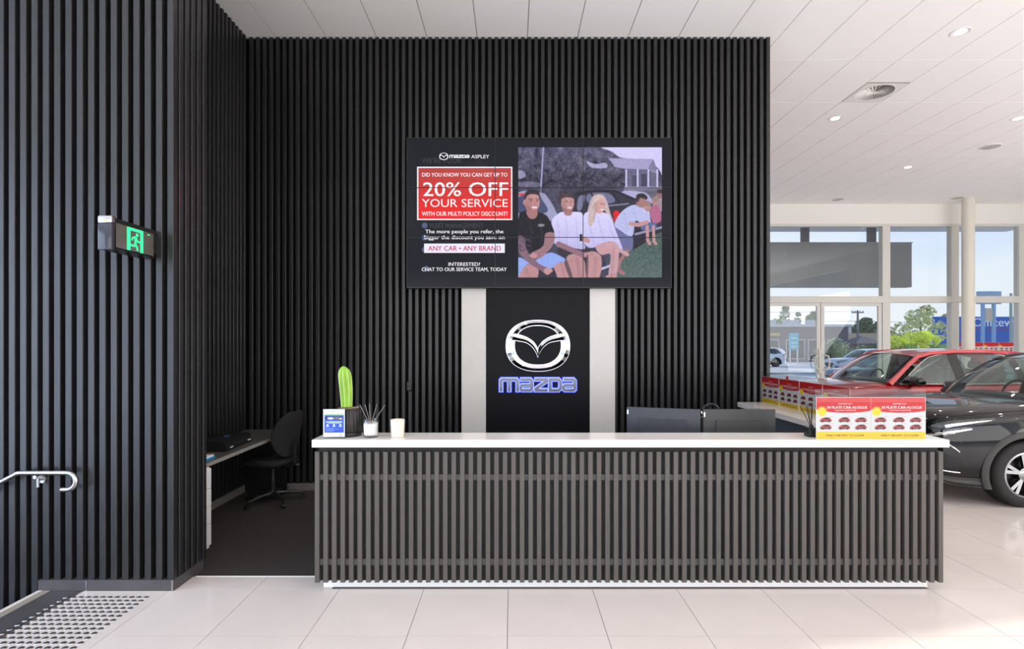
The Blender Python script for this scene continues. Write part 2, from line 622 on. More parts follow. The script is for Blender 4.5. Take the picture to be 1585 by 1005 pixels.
# ceiling
CP, CD = 0.605, 1.21
ceil = MB().box(RX0, RX1, RY0, RY1, CEIL_Z + 0.009, CEIL_Z + 0.15).build('ceiling', M_CEILGRID)
tag(ceil, kind='structure')
ct_me = MB().box(0.005, CP - 0.005, 0.005, CD - 0.005, 0.0, 0.02).mesh('ceiling_tile', M_CEIL)
rest = MB()
DIFF = (5.42, 7.66)       # the air diffuser replaces half a tile
for i in range(-14, 25):
    xa = -0.42 + CP * i
    for j in range(-10, 8):
        ya = 5.60 + CD * j
        a, b, c, d = max(xa, RX0), min(xa + CP, RX1), max(ya, RY0), min(ya + CD, RY1)
        if b - a < 0.02 or d - c < 0.02:
            continue
        seen = d > 5.61 and in_view(a, b, c, d) and (c < 6.4 or b > 3.0)
        full = b - a > CP - 1e-4 and d - c > CD - 1e-4
        if seen and a <= DIFF[0] <= b and c <= DIFF[1] <= d:
            MB().box(a + .005, b - .005, c + .005, c + 0.595, CEIL_Z, CEIL_Z + .02).build('ceiling_tile', M_CEIL, ceil)
            DIFF_CELL = (a, b, c + 0.605, d)
        elif seen and full:
            link('ceiling_tile', ct_me, ceil, (xa, ya, CEIL_Z))
        elif seen:
            MB().box(a + .005, b - .005, c + .005, d - .005, CEIL_Z, CEIL_Z + .02).build('ceiling_tile', M_CEIL, ceil)
        else:
            rest.box(a + .005, b - .005, c + .005, d - .005, CEIL_Z, CEIL_Z + .02)
tag(rest.build('tile_field', M_CEIL, ceil), kind='stuff')

def slat_mesh(w, t, h, m, c=0.003):
    """vertical batten standing on z=0, its face towards -Y at y=0, body towards +Y"""
    poly = [(-w / 2, t), (-w / 2, c), (-w / 2 + c, 0), (w / 2 - c, 0), (w / 2, c), (w / 2, t)]
    return MB().prism(poly, 0, h, 'XY').mesh('slat', m)

# back wall of the reception
wall_back = MB().box(-3.30, 3.105, 6.345, 6.50, 0, CEIL_Z).build('wall_back', M_BLACKWALL)
tag(wall_back, 'black wall of vertical timber battens behind the reception', kind='structure')
full_s = slat_mesh(0.042, 0.046, CEIL_Z - 0.085 - 0.002, M_SLAT)
short_s = slat_mesh(0.042, 0.046, CEIL_Z - 2.44 - 0.002, M_SLAT)
for k in range(79):
    x = 3.080 - 0.0797 * k
    if -0.61 < x < 1.24:
        link('slat', short_s, wall_back, (x, 6.30, 2.44))
    else:
        link('slat', full_s, wall_back, (x, 6.30, 0.085))
M_SKIRT = mat('grey_skirting', (112, 106, 102), rough=0.5)
tag(MB().box(-3.18, 2.75, 6.298, 6.345, 0, 0.085).build('baseboard_back', M_SKIRT), kind='structure')
for a, b in ((-0.603, -0.312), (0.930, 1.232)):
    MB().box(a, b, 6.270, 6.345, 0.085, 2.435).build('white_panel', mat('pale_grey_laminate', (200, 195, 190), rough=0.35, var=0.02), wall_back)
MB().box(-0.309, 0.927, 6.276, 6.345, 0.085, 2.435).build('black_panel', mat('satin_black_panel', (20, 20, 24), rough=0.4, spec=0.12, var=0.04), wall_back)

# left wall of the office bay
wall_left = MB().box(-3.38, -3.225, 4.16, 6.345, 0, CEIL_Z).build('wall_left', M_BLACKWALL)
tag(wall_left, 'black battened side wall beside the office desk', kind='structure')
side_s = slat_mesh(0.042, 0.046, CEIL_Z - 0.087, M_SLAT)
for k in range(27):
    link('slat', side_s, wall_left, (-3.18, 6.255 - 0.0797 * k, 0.085), (0, 0, PI / 2))
tag(MB().box(-3.225, -3.178, 4.16, 6.298, 0, 0.085).build('baseboard_left', M_SKIRT), kind='structure')

# front left wall and its return
wall_front = MB().box(RX0, -2.468, 3.802, 4.16, -1.2, CEIL_Z).build('wall_front_left', M_BLACKWALL)
tag(wall_front, 'black battened wall with the handrail, nearest on the left', kind='structure')
fw_s = slat_mesh(0.045, 0.046, CEIL_Z - 0.080, M_SLAT)
fw_low = slat_mesh(0.045, 0.046, CEIL_Z + 0.30, M_SLAT)
for k in range(-6, 15):
    x = -3.583 + 0.0811 * k
    low = x < -3.40
    link('slat', fw_low if low else fw_s, wall_front, (x, 3.756, -0.302 if low else 0.078))
for k in range(5):
    link('slat', fw_s, wall_front, (-2.422, 3.845 + 0.0735 * k, 0.078), (0, 0, PI / 2))
bb = MB().box(-3.39, -2.420, 3.752, 3.802, 0, 0.078).box(-2.468, -2.418, 3.802, 4.11, 0, 0.078).build('baseboard_front_left', M_DARKTILE)
tag(bb, kind='structure')
for x in (-3.045, -2.430):
    MB().box(x - 0.004, x + 0.006, 3.7495, 3.753, 0, 0.078).build('metal_trim', M_STEEL, bb)

# showroom outer walls (glazed openings on three sides)
wb = MB().box(3.3, RX1, 13.9, 14.1, 4.91, CEIL_Z).box(-8.2, 3.3, 13.9, 14.1, -0.3, CEIL_Z).build('wall_showroom_back', M_WALLWHITE)
tag(wb, kind='structure')
wr = MB().box(RX1, RX1 + 0.2, RY0, RY1, 4.91, CEIL_Z).box(RX1, RX1 + 0.2, 5.83, 14.1, -0.3, 4.91).build('wall_right', M_WALLWHITE)
tag(wr, kind='structure')
wq = MB().box(-8.2, 14.4, RY0 - 0.2, RY0, 4.7, CEIL_Z)
for x in (-8.2, -1.6, 5.6, 14.0):
    wq.box(x, x + 0.4, RY0 - 0.2, RY0, -1.2, 4.7)
tag(wq.build('wall_rear', M_WALLWHITE), kind='structure')
wl = MB().box(-8.2, -8.0, RY0, 3.8, 4.7, CEIL_Z).box(-8.2, -8.0, RY0, 3.8, -1.2, -0.8).box(-8.2, -8.0, 3.5, 3.8, -0.8, 4.7).box(-8.2, -8.0, 4.16, 13.9, -1.2, CEIL_Z)
tag(wl.build('wall_far_left', M_WALLWHITE), kind='structure')
tag(MB().box(-3.37, -3.31, 4.16, 13.9, 0, 0.01).build('trim_1', M_WALLWHITE), kind='structure')

# glazed back wall of the showroom
YW = 13.9
win = tag(empty('window_1', (0, 0, 0)), 'tall glazed wall of the showroom with pale frames', kind='structure')
mull = [6.05, 9.91, 11.73, 13.52]
for x in mull:
    MB().box(x - 0.10, x + 0.10, YW - 0.02, YW + 0.14, 0, 4.86).build('mullion', M_ALU, win)
MB().box(3.4, RX1, YW - 0.03, YW + 0.12, 2.83, 3.0).build('transom', M_ALU, win)
MB().box(3.4, RX1, YW - 0.028, YW + 0.13, 4.85, 4.915).build('head_rail', M_ALU, win)
MB().box(3.4, RX1, YW - 0.02, YW + 0.12, 0, 0.09).build('sill_rail', M_ALU, win)
edges = [3.4] + mull + [RX1]
for a, b in zip(edges[:-1], edges[1:]):
    MB().box(a + 0.1, b - 0.1, YW + 0.05, YW + 0.056, 3.0, 4.85).build('pane', M_GLASS, win)
    if not (a == 6.05):
        MB().box(a + 0.1, b - 0.1, YW + 0.05, YW + 0.056, 0.09, 2.83).build('pane', M_GLASS, win)
door = tag(empty('door_1', (8.18, YW, 0)), 'glazed double entrance door with pale frame', kind='structure')
for s, (a, b) in ((-1, (-2.02, -0.01)), (1, (0.01, 1.62))):
    MB().box(a, a + 0.09, 0, 0.06, 0, 2.83).box(b - 0.09, b, 0, 0.06, 0, 2.83).box(a + 0.09, b - 0.09, 0, 0.06, 0, 0.12).box(a + 0.09, b - 0.09, 0, 0.06, 2.74, 2.83).build('door_frame', M_ALU, door)
    MB().box(a + 0.09, b - 0.09, 0.027, 0.033, 0.12, 2.74).build('pane', M_GLASS, door)
    xs = -0.06 if s < 0 else 0.06
    MB().tube([(xs, 0, 1.06), (xs, -0.05, 1.06), (xs + 0.10 * (1 if s > 0 else -1), -0.07, 1.09), (xs + 0.13 * (1 if s > 0 else -1), -0.07, 1.2),
               (xs + 0.13 * (1 if s > 0 else -1), -0.07, 1.3), (xs + 0.10 * (1 if s > 0 else -1), -0.07, 1.41), (xs, -0.05, 1.44), (xs, 0, 1.44)], 0.018, 8).build('door_handle', M_ALU, door, True)
MB().box(-0.06, 0.06, -0.03, -0.002, 0.95, 1.6).build('lock_plate', M_ALU, door)

# round column before the glazing
col = MB().lathe([(0.135, 0), (0.135, CEIL_Z)], 32, (11.65, 13.40, 0)).build('column', mat('cream_column_paint', (226, 221, 208), rough=0.5, var=0.01), None, True, 50)
tag(col, 'round cream structural column before the showroom glazing', kind='structure')
# ================================================================== RECEPTION FURNITURE
# counter
counter = empty('reception_counter', (0.85, 3.9, 0), label='long charcoal battened reception counter with a white plinth', cat='counter')
ox, oy = 0.85, 3.9
def cb(name, m, x0, x1, y0, y1, z0, z1, parent=counter):
    return MB().box(x0 - ox, x1 - ox, y0 - oy, y1 - oy, z0, z1).build(name, m, parent)
cb('front_panel', M_COUNTER_BACK, -1.395, 3.070, 3.785, 4.00, 0.062, 1.034)
cb('plinth', M_WHITE, -1.370, 3.020, 3.815, 3.98, 0.0, 0.062)
cb('upper_rail', M_COUNTER_RAIL, -1.395, 3.070, 3.764, 3.785, 0.790, 0.832)
cb('lower_rail', M_COUNTER_RAIL, -1.395, 3.070, 3.764, 3.785, 0.180, 0.225)
cb('return_panel', M_COUNTER_BACK, 2.98, 3.070, 4.00, 6.29, 0.0, 1.034)
cb('return_side_panel', mat('grey_laminate', (120, 124, 134), rough=0.4), 2.80, 2.98, 4.72, 6.02, 0.0, 1.034)
cs = slat_mesh(0.0325, 0.036, 0.934, M_COUNTER_SLAT, 0.002)
for k in range(74):
    link('slat', cs, counter, (-1.394 + 0.0611 * k - ox, 3.748 - oy, 0.062))
for k in range(3):
    link('slat', cs, counter, (3.083 - ox, 3.81 + 0.0611 * k - oy, 0.062), (0, 0, -PI / 2 + PI))
# worktop: an L, front ledge and return ledge
L = [(-1.417, 3.71), (3.095, 3.71), (3.095, 6.05), (2.60, 6.05), (2.60, 4.005), (-1.417, 4.005)]
wt = MB().prism(L, 1.035, 1.090, 'XY').build('countertop', M_WHITE_STONE)
bv = wt.modifiers.new('bevel', 'BEVEL')
bv.width = 0.003
bv.segments = 2
tag(wt, 'glossy white L-shaped countertop on the reception counter', 'countertop')
# work desk behind
wd = empty('work_desk', (0.6, 4.4, 0), label='pale grey work desk hidden behind the reception counter', cat='desk')
MB().box(-1.95, 2.15, -0.39, 0.40, 0.715, 0.745).build('desk_top', mat('pale_desk_laminate', (200, 196, 192), rough=0.3), wd)
for x in (-1.9, 0.2, 2.1):
    MB().box(x, x + 0.03, -0.37, 0.38, 0, 0.715).build('leg', M_WHITE, wd)

# monitors, seen from behind
def monitor(loc, rz, label, m):
    t = empty('computer_monitor', loc, rz, label, 'monitor', 'monitors behind the counter')
    MB().rbox(-0.305, 0.305, -0.012, 0.018, 0.12, 0.468, 0.005).build('casing', m, t, True)
    MB().prism([(-0.20, 0.14), (0.19, 0.14), (0.19, 0.375), (-0.20, 0.375)], -0.030, -0.012, 'XZ').build('rear_bulge', m, t)
    MB().box(-0.29, 0.29, 0.0181, 0.020, 0.135, 0.455).build('screen', mat('dark_screen_glass', (14, 14, 18), rough=0.1), t)
    MB().box(-0.302, -0.289, -0.0135, -0.012, 0.405, 0.445).build('barcode_sticker', M_PAPER, t)
    MB().tube([(0, -0.02, 0.25), (0, -0.06, 0.2), (0, -0.06, 0.01)], 0.02, 10).build('stand', M_BLACKPLASTIC, t, True)
    MB().rbox(-0.12, 0.12, -0.14, 0.06, 0.0, 0.014, 0.005).build('base', M_BLACKPLASTIC, t, True)
    return t
monitor((1.92, 4.44, 0.745), 0.0, 'charcoal flat monitor squarely turned away, nearer the red cards', M_DARKPLASTIC)
monitor((1.30, 4.52, 0.745), -0.30, 'slightly angled bluish dark monitor left of the squarely set one', mat('slate_plastic', (56, 58, 66), rough=0.42))
hs = empty('headset', (1.75, 4.62, 0.745), label='dark headset with shiny rim peeking over the right monitor', cat='headset')
MB().tube([(0.075 * math.cos(a), 0, 0.415 + 0.075 * math.sin(a)) for a in [PI * k / 12 for k in range(13)]], 0.012, 8).build('headband', M_BLACKPLASTIC, hs, True)
for s in (-1, 1):
    MB().lathe([(0.0, -0.02), (0.032, -0.015), (0.035, 0.01), (0.0, 0.02)], 14, (s * 0.075, 0, 0.40), 'X').build('ear_cup', M_CHROME, hs, True)
MB().tube([(0, 0, 0), (0, 0, 0.47)], 0.008, 8).build('stand_post', M_BLACKPLASTIC, hs, True)
MB().lathe([(0.06, 0), (0.06, 0.01), (0.0, 0.014)], 16).build('stand_foot', M_BLACKPLASTIC, hs, True)

# ------------------------------------------------------------------ video wall
TVX0, TVX1, TVZ0, TVZ1, TVY = -1.237, 1.878, 2.432, 4.193, 6.20
tv = empty('video_wall', ((TVX0 + TVX1) / 2, TVY, TVZ0), label='large nine-panel video wall showing a service discount advert', cat='screen')
def tvb(mb, name, m, y=0.0):
    return mb.build(name, m, tv, loc=(-tv.location.x, y, -TVZ0), fix=False)
tvb(MB().box(TVX0, TVX1, 0.012, 0.08, TVZ0, TVZ1), 'housing', M_BLACKPLASTIC)
M_SCR = mat('lit_dark_screen', (5, 5, 6), rough=0.14, spec=0.14, var=0.0, emit=(28, 29, 36), estr=1.0)
pw, ph = (TVX1 - TVX0) / 3, (TVZ1 - TVZ0) / 3
tp_me = MB().box(0.003, pw - 0.003, 0.0, 0.012, 0.003, ph - 0.003).mesh('display_panel', M_SCR)
for i in range(3):
    for j in range(3):
        link('display_panel', tp_me, tv, (TVX0 + pw * i - tv.location.x, 0, ph * j))
def tx(cx):
    return TVX0 + (cx - 37.0) / 1504.0 * (TVX1 - TVX0)
def tz(cy):
    return TVZ1 - (cy - 52.0) / 853.0 * (TVZ1 - TVZ0)
def emis(name, c, s=1.0):
    return mat(name, (5, 5, 6), rough=0.14, spec=0.14, var=0.0, emit=c, estr=s)
def tvtext(s, x0, x1, y0, y1, m, bold=0.02, y=-0.004, nm='lettering', spacing=1.0):
    return tvb(text_mesh(s, tx(x0), tx(x1), tz(y1), tz(y0), bold, spacing=spacing), nm, m, y)
E_WHITE = emis('lit_white', (238, 236, 240))
E_GHOST = emis('lit_faint_grey', (66, 66, 74))
E_REDTXT = emis('lit_crimson', (190, 30, 60))
E_LILAC = emis('lit_pale_lilac', (226, 222, 244))
E_SPOT = emis('lit_slate_dot', (78, 88, 120))
tvtext("WE'RE YOUR", 120, 345, 165, 196, E_GHOST, 0.0, -0.001)
tvtext('ONE STOP', 120, 330, 213, 243, E_GHOST, 0.0, -0.001)
tvtext('FLEET MANAGEMENT', 168, 470, 540, 566, E_GHOST, 0.0, -0.001)
for cx_, cy_ in ((136, 552), (136, 622), (136, 690), (146, 800)):
    tvb(MB().lathe([(0.034, 0), (0.034, 0.0005)], 20, (tx(cx_), 0, tz(cy_)), 'Y'), 'tick_dot', E_SPOT, -0.0012)
# red offer box: lit gradient from dull brick at the top to bright red below
cv = Canvas(0, 1, 0, 1, 24, 24, 1)
cv.rect(0, 0, 1, 1, (172, 66, 62), col2=(232, 28, 30))
tvb(MB().box(tx(93), tx(636), 0.0, 0.0008, tz(521), tz(216)), 'offer_border', E_WHITE, -0.002)
link('offer_box', cv.mesh('offer_box', tx(100), tx(629), tz(514), tz(223), vcol_mat('lit_picture', 1.0, 0.16)), tv, (-tv.location.x, -0.003, -TVZ0))
tvtext('DID YOU KNOW YOU CAN GET UP TO', 122, 608, 251, 273, E_WHITE, 0.012)
tvtext('20% OFF', 128, 612, 305, 385, E_WHITE, 0.008)
tvtext('YOUR SERVICE', 120, 610, 401, 447, E_WHITE, 0.0)
tvtext('WITH OUR MULTI POLICY DISCOUNT?', 120, 608, 473, 497, E_WHITE, 0.014)
tvtext('The more people you refer, the', 140, 585, 576, 604, E_WHITE, 0.01)
tvtext('bigger the discount you save on', 135, 592, 609, 638, E_WHITE, 0.01)
tvb(MB().box(tx(133), tx(593), 0, 0.0008, tz(709), tz(656)), 'brand_bar', E_LILAC, -0.002)
tvtext('ANY CAR • ANY BRAND', 156, 571, 669, 698, E_REDTXT, 0.012)
tvtext('INTERESTED?', 272, 452, 764, 784, E_WHITE, 0.012)
tvtext('CHAT TO OUR SERVICE TEAM, TODAY', 120, 604, 793, 817, E_WHITE, 0.012)
tvtext('ASPLEY', 402, 504, 148, 168, E_WHITE, 0.005)

# ---- emblem and wordmark outlines (metres, centred on the emblem / the word)
def superell(a, b, n=2.35, k=72):
    out = []
    for i in range(k):
        t = 2 * PI * i / k
        c, s = math.cos(t), math.sin(t)
        out.append((a * math.copysign(abs(c) ** (2 / n), c), b * math.copysign(abs(s) ** (2 / n), s)))
    return out
def smooth_open(pts, k=6):
    P = [np.array(p, float) for p in pts]
    out = []
    for i in range(len(P) - 1):
        a = P[i - 1] if i else 2 * P[0] - P[1]
        b, c = P[i], P[i + 1]
        d = P[i + 2] if i + 2 < len(P) else 2 * P[-1] - P[-2]
        for j in range(k):
            t = j / k
            out.append(tuple(0.5 * (2 * b + (c - a) * t + (2 * a - 5 * b + 4 * c - d) * t * t + (3 * b - a - 3 * c + d) * t ** 3)))
    out.append(tuple(P[-1]))
    return out
def ring_mesh(outer, inner, y0, y1, bev=0.0):
    """ring between two outlines of equal count; the face towards -Y is domed when bev is set"""
    mid = [((a[0] + b[0]) / 2, (a[1] + b[1]) / 2) for a, b in zip(outer, inner)]
    r = [[(a, y1, b) for a, b in outer], [(a, y0 + bev, b) for a, b in outer],
         [(a, y0, b) for a, b in mid] if bev else None,
         [(a, y0 + bev, b) for a, b in inner], [(a, y1, b) for a, b in inner]]
    r = [q for q in r if q]
    return MB().loft(r, False, True)
def wing_side(s, grow=0.0):
    up = smooth_open([(-0.325, 0.172), (-0.24, 0.135), (-0.14, 0.100), (-0.06, 0.050), (-0.018, -0.002), (0.0, -0.040)])
    lo = smooth_open([(-0.330, 0.075), (-0.24, 0.062), (-0.14, 0.040), (-0.07, -0.010), (-0.025, -0.075), (0.0, -0.134)])
    up = [(s * x, z + grow * (1.0 if i < len(up) - 1 else 1.6)) for i, (x, z) in enumerate(up)]
    lo = [(s * x, z - grow * (1.0 if i < len(lo) - 1 else 1.6)) for i, (x, z) in enumerate(lo)]
    return up, lo
def wing_mesh(s, y0, y1, bev, grow=0.0):
    up, lo = wing_side(s, grow)
    rings = []
    for a, b in zip(up, lo):
        m_ = ((a[0] + b[0]) / 2, (a[1] * 0.45 + b[1] * 0.55))
        rings.append([(a[0], y1, a[1]), (a[0], y0 + bev, a[1]), (m_[0], y0, m_[1]), (b[0], y0 + bev, b[1]), (b[0], y1, b[1])])
    return MB().loft(rings, True)
OUT = superell(0.378, 0.302, 2.3)
INN = [(x, z + 0.006) for x, z in superell(0.283, 0.240, 2.25)]

# the letters as strokes: lists of polylines with a width, in a box 0.91 x 0.165
LET = [
    ('m', [([(-0.440, -0.080), (-0.440, 0.064)], .035), ([(-0.440, 0.064), (-0.255, 0.064), (-0.242, 0.045), (-0.242, -0.080)], .035), ([(-0.342, 0.064), (-0.342, -0.080)], .035)]),
    ('a', [([(-0.205, 0.064), (-0.090, 0.064), (-0.075, 0.045), (-0.075, -0.064)], .035), ([(-0.075, -0.064), (-0.190, -0.064), (-0.205, -0.050), (-0.205, -0.018), (-0.190, -0.004), (-0.075, -0.004)], .033)]),
    ('z', [([(-0.035, 0.064), (0.120, 0.064)], .035), ([(0.120, 0.058), (-0.040, -0.058)], .035), ([(-0.040, -0.064), (0.115, -0.064)], .035)]),
    ('d', [([(0.145, -0.064), (0.145, 0.064), (0.245, 0.064), (0.268, 0.040), (0.268, -0.040), (0.245, -0.064), (0.145, -0.064)], .035)]),
    ('a', [([(0.305, 0.064), (0.422, 0.064), (0.438, 0.045), (0.438, -0.064)], .035), ([(0.438, -0.064), (0.322, -0.064), (0.305, -0.050), (0.305, -0.018), (0.322, -0.004), (0.438, -0.004)], .033)]),
]
def stroke(mb, pts, w, y0, y1):
    P = [Vector((a, b)) for a, b in pts]
    closed = (P[0] - P[-1]).length < 1e-6
    if closed:
        P = P[:-1]
    n = len(P)
    Lf, Rt = [], []
    for i in range(n):
        a = P[i - 1] if (i or closed) else None
        c = P[(i + 1) % n] if (i < n - 1 or closed) else None
        d1 = (P[i] - a).normalized() if a is not None else None
        d2 = (c - P[i]).normalized() if c is not None else None
        if d1 is None: d1 = d2
        if d2 is None: d2 = d1
        n1, n2 = Vector((-d1.y, d1.x)), Vector((-d2.y, d2.x))
        nn = (n1 + n2)
        nn = nn / max(nn.dot(n1), 0.35)
        Lf.append(P[i] + nn * w / 2)
        Rt.append(P[i] - nn * w / 2)
    rings = [[(a.x, y0, a.y), (b.x, y0, b.y), (b.x, y1, b.y), (a.x, y1, a.y)] for a, b in zip(Lf, Rt)]
    mb.loft(rings, not closed, closed)
def letter_mesh(strokes, y0, y1, grow=0.0):
    mb = MB()
    for pts, w in strokes:
        q = [Vector(p) for p in pts]
        if grow and (q[0] - q[-1]).length > 1e-6:
            q[0] = q[0] + (q[0] - q[1]).normalized() * grow
            q[-1] = q[-1] + (q[-1] - q[-2]).normalized() * grow
        k_ = 0.0005 * strokes.index((pts, w))      # each stroke a hair behind the last, so that faces never coincide
        stroke(mb, [tuple(p) for p in q], w + 2 * grow, y0 + k_, y1 + k_)
    return mb

M_HALO_W = mat('white_halo_led', (240, 240, 255), emit=(225, 235, 255), estr=1.0, var=0.0)
M_HALO_B = mat('blue_halo_led', (40, 60, 220), emit=(40, 60, 255), estr=1.6, var=0.0)
M_LETTER = mat('pale_letter_edge', (200, 205, 255), emit=(150, 170, 255), estr=0.9, var=0.0)
M_LETTERFACE = mat('dark_chrome_face', (104, 106, 126), rough=0.25, metal=1.0, var=0.05)
emb = empty('brand_emblem', (0.309, 6.276, 1.738), label='oval chrome emblem with winged V on the black panel', cat='emblem')
ring_mesh(OUT, INN, -0.055, -0.02, 0.016).build('ring', M_CHROME, emb, True, 25)
for s in (-1, 1):
    wing_mesh(s, -0.062, -0.018, 0.014).build('wing', M_CHROME, emb, True, 25)
og = [(x * 1.016, z * 1.02) for x, z in OUT]
ig = [(x * 0.975, z * 0.970) for x, z in INN]
ring_mesh(og, ig, -0.012, -0.001).build('halo_backing', M_HALO_W, emb)
for s in (-1, 1):
    wing_mesh(s, -0.0125, -0.001, 0.0, 0.007).build('halo_backing', M_HALO_W, emb)
wm = empty('brand_lettering', (0.309, 6.276, 1.272), label='blue-lit brand lettering under the chrome emblem', cat='lettering')
for k, (ch, st) in enumerate(LET):
    lt = letter_mesh(st, -0.040, -0.012).build('letter', M_LETTERFACE, wm)
    letter_mesh(st, -0.030, -0.010, 0.0055).build('letter_edge', M_LETTER, lt)
    letter_mesh(st, -0.009, -0.001, 0.013).build('halo_backing', M_HALO_B, lt)
hl = bpy.data.lights.new('halo_light', 'AREA')
hl.shape = 'RECTANGLE'
hl.size, hl.size_y = 0.9, 0.12
hl.energy = 0.12
hl.color = (0.15, 0.22, 1.0)
ho = bpy.data.objects.new('halo_light', hl)
C.objects.link(ho)
ho.parent = wm
ho.location = (0, -0.045, 0)
ho.rotation_euler = (PI / 2, 0, PI)

# small emblem and wordmark on the screen
sc_e = (tx(271) - tx(220)) / 0.756
ring_mesh([(tx(245) + x * sc_e, tz(157) + z * sc_e) for x, z in OUT], [(tx(245) + x * sc_e * 1.05, tz(157) + z * sc_e * 1.05) for x, z in INN], 0.0, 0.0005)
mbx = ring_mesh([(tx(245) + x * sc_e, tz(157) + z * sc_e) for x, z in OUT], [(tx(245) + x * sc_e * 1.08, tz(157) + z * sc_e * 1.08) for x, z in INN], 0.0, 0.0005)
for s in (-1, 1):
    up, lo = wing_side(s)
    mbx.prism([(tx(245) + x * sc_e, tz(157) + z * sc_e) for x, z in up + lo[::-1]], 0.0, 0.0005)
tvb(mbx, 'screen_emblem', E_WHITE, -0.004)
sc_w = (tx(391) - tx(277)) / 0.91
mbx = MB()
for ch, st in LET:
    mbx.add(*(lambda q: ([(tx(334) + a * sc_w, 0.0 if b < -0.025 else 0.0005, tz(157) + c * sc_w * 0.85) for a, b, c in q.v], q.f))(letter_mesh(st, -0.04, -0.012, 0.003)))
tvb(mbx, 'lettering', E_WHITE, -0.004)

# ---- the group photograph on the screen
P = Canvas(55, 1067, 40, 962, 264, 240, 3, base=(74, 74, 90))
def mask_of(fn):
    return fn(P.X, P.Y).astype(float)
P.rect(55, 40, 1067, 330, (92, 92, 112), col2=(58, 57, 70))
P.noise(16, 26); P.noise(12, 9); P.noise(9, 4)
for k in range(46):
    x = P.rng.uniform(60, 760); y = P.rng.uniform(60, 320)
    P.line([(x, y), (x + P.rng.uniform(-40, 60), y + P.rng.uniform(20, 90))], P.rng.uniform(3, 7), (118, 118, 140) if k % 2 else (46, 46, 58), 0.5)
P.poly([(650, 30), (1080, 30), (1080, 260), (1040, 190), (940, 130), (850, 122), (770, 112), (720, 75)], (214, 212, 240))
P.poly([(540, 140), (600, 160), (670, 150), (680, 185), (610, 190), (560, 178)], (196, 196, 226), 0.8)
P.poly([(56, 205), (100, 215), (105, 250), (60, 262)], (190, 188, 215), 0.7)
P.poly([(60, 285), (190, 290), (200, 320), (60, 318)], (150, 150, 170), 0.5)
P.poly([(815, 185), (1030, 200), (1045, 330), (815, 330)], (104, 104, 128), smooth=False)
P.poly([(690, 118), (1005, 124), (1045, 232), (962, 198), (800, 192), (735, 180)], (168, 166, 196), smooth=False)
P.poly([(1005, 124), (1048, 240), (1030, 215), (965, 198)], (128, 128, 155), smooth=False)
for x in (815, 895, 970, 1033):
    P.line([(x, 200), (x, 330)], 11, (208, 208, 234))
P.rect(855, 240, 890, 330, (80, 80, 100)); P.rect(920, 230, 960, 320, (70, 70, 92))
P.rect(800, 320, 1067, 350, (188, 186, 208))
P.line([(233, 40), (214, 360)], 11, (166, 166, 200))
P.rect(55, 330, 1067, 962, (70, 70, 86), 0.55)
P.poly([(940, 340), (1067, 330), (1067, 420), (960, 420)], (110, 112, 120), 0.7)
# cars behind
P.poly([(780, 356), (900, 352), (965, 372), (990, 440), (800, 450)], (176, 176, 206))
P.poly([(55, 362), (215, 362), (262, 392), (330, 515), (300, 560), (55, 540)], (158, 162, 188))
P.poly([(55, 392), (196, 388), (222, 408), (258, 500), (55, 505)], (72, 80, 110))
P.line([(60, 374), (104, 374)], 12, (226, 40, 50))
P.poly([(440, 372), (545, 345), (740, 348), (880, 412), (905, 470), (880, 640), (700, 640), (480, 560), (430, 470)], (52, 52, 64))
P.poly([(545, 372), (690, 366), (730, 430), (560, 440)], (112, 116, 142))
P.poly([(480, 395), (525, 385), (500, 480), (470, 480)], (120, 126, 150))
P.line([(470, 372), (550, 352), (740, 350), (885, 412)], 13, (36, 36, 46)); P.line([(560, 352), (630, 470)], 11, (40, 40, 50)); P.line([(720, 360), (770, 440)], 11, (40, 40, 50))
P.line([(680, 455), (830, 440)], 9, (140, 142, 165))
P.poly([(850, 610), (1067, 590), (1067, 660), (930, 740), (820, 800)], (46, 46, 57))
P.line([(880, 655), (1067, 605)], 16, (150, 152, 175))
P.poly([(740, 975), (800, 820), (940, 720), (1080, 650), (1080, 975)], (72, 96, 86), col2=(92, 112, 104))
g_ = mask_of(lambda x, y: (y > 650 + (1067 - x) * 0.55))
P.noise(14, 3, g_)
P.ell(745, 512, 22, 26, (226, 34, 44)); P.ell(735, 548, 14, 16, (190, 40, 50))
P.line([(640, 900), (735, 865)], 16, (196, 198, 220))
SK = (196, 152, 146); SKD = (160, 118, 116)
# far children
P.poly([(1005, 400), (1067, 380), (1067, 490), (1010, 490)], (160, 150, 156)); P.ell(1052, 372, 22, 30, (150, 112, 108)); P.ell(1052, 352, 22, 16, (60, 52, 58))
P.ell(1020, 425, 24, 32, (176, 138, 132)); P.ell(1020, 405, 25, 18, (150, 130, 118)); P.poly([(985, 470), (1045, 455), (1058, 560), (1000, 570)], (182, 108, 136))
P.poly([(930, 500), (975, 490), (985, 560), (1000, 600), (920, 600)], (206, 206, 230)); P.ell(962, 462, 27, 34, (184, 144, 136)); P.ell(962, 440, 28, 19, (150, 128, 120))
P.poly([(930, 575), (1015, 575), (1022, 620), (925, 625)], (98, 106, 145))
P.line([(962, 600), (966, 700), (980, 722)], 22, SK); P.line([(1005, 600), (1010, 705), (1024, 722)], 20, SK)
# man leaning
P.poly([(735, 600), (850, 645), (858, 765), (800, 775), (765, 700)], (108, 114, 150))
P.line([(825, 770), (770, 845), (752, 905), (795, 932)], 26, SKD)
P.poly([(730, 590), (770, 510), (840, 455), (905, 450), (955, 490), (985, 545), (940, 590), (880, 560), (865, 655), (830, 665), (770, 625)], (190, 196, 228))
P.line([(845, 580), (900, 590), (960, 570)], 28, SK); P.ell(920, 422, 36, 46, (168, 126, 118)); P.poly([(884, 420), (888, 378), (930, 366), (962, 388), (958, 410), (915, 398), (900, 425)], (52, 46, 52))
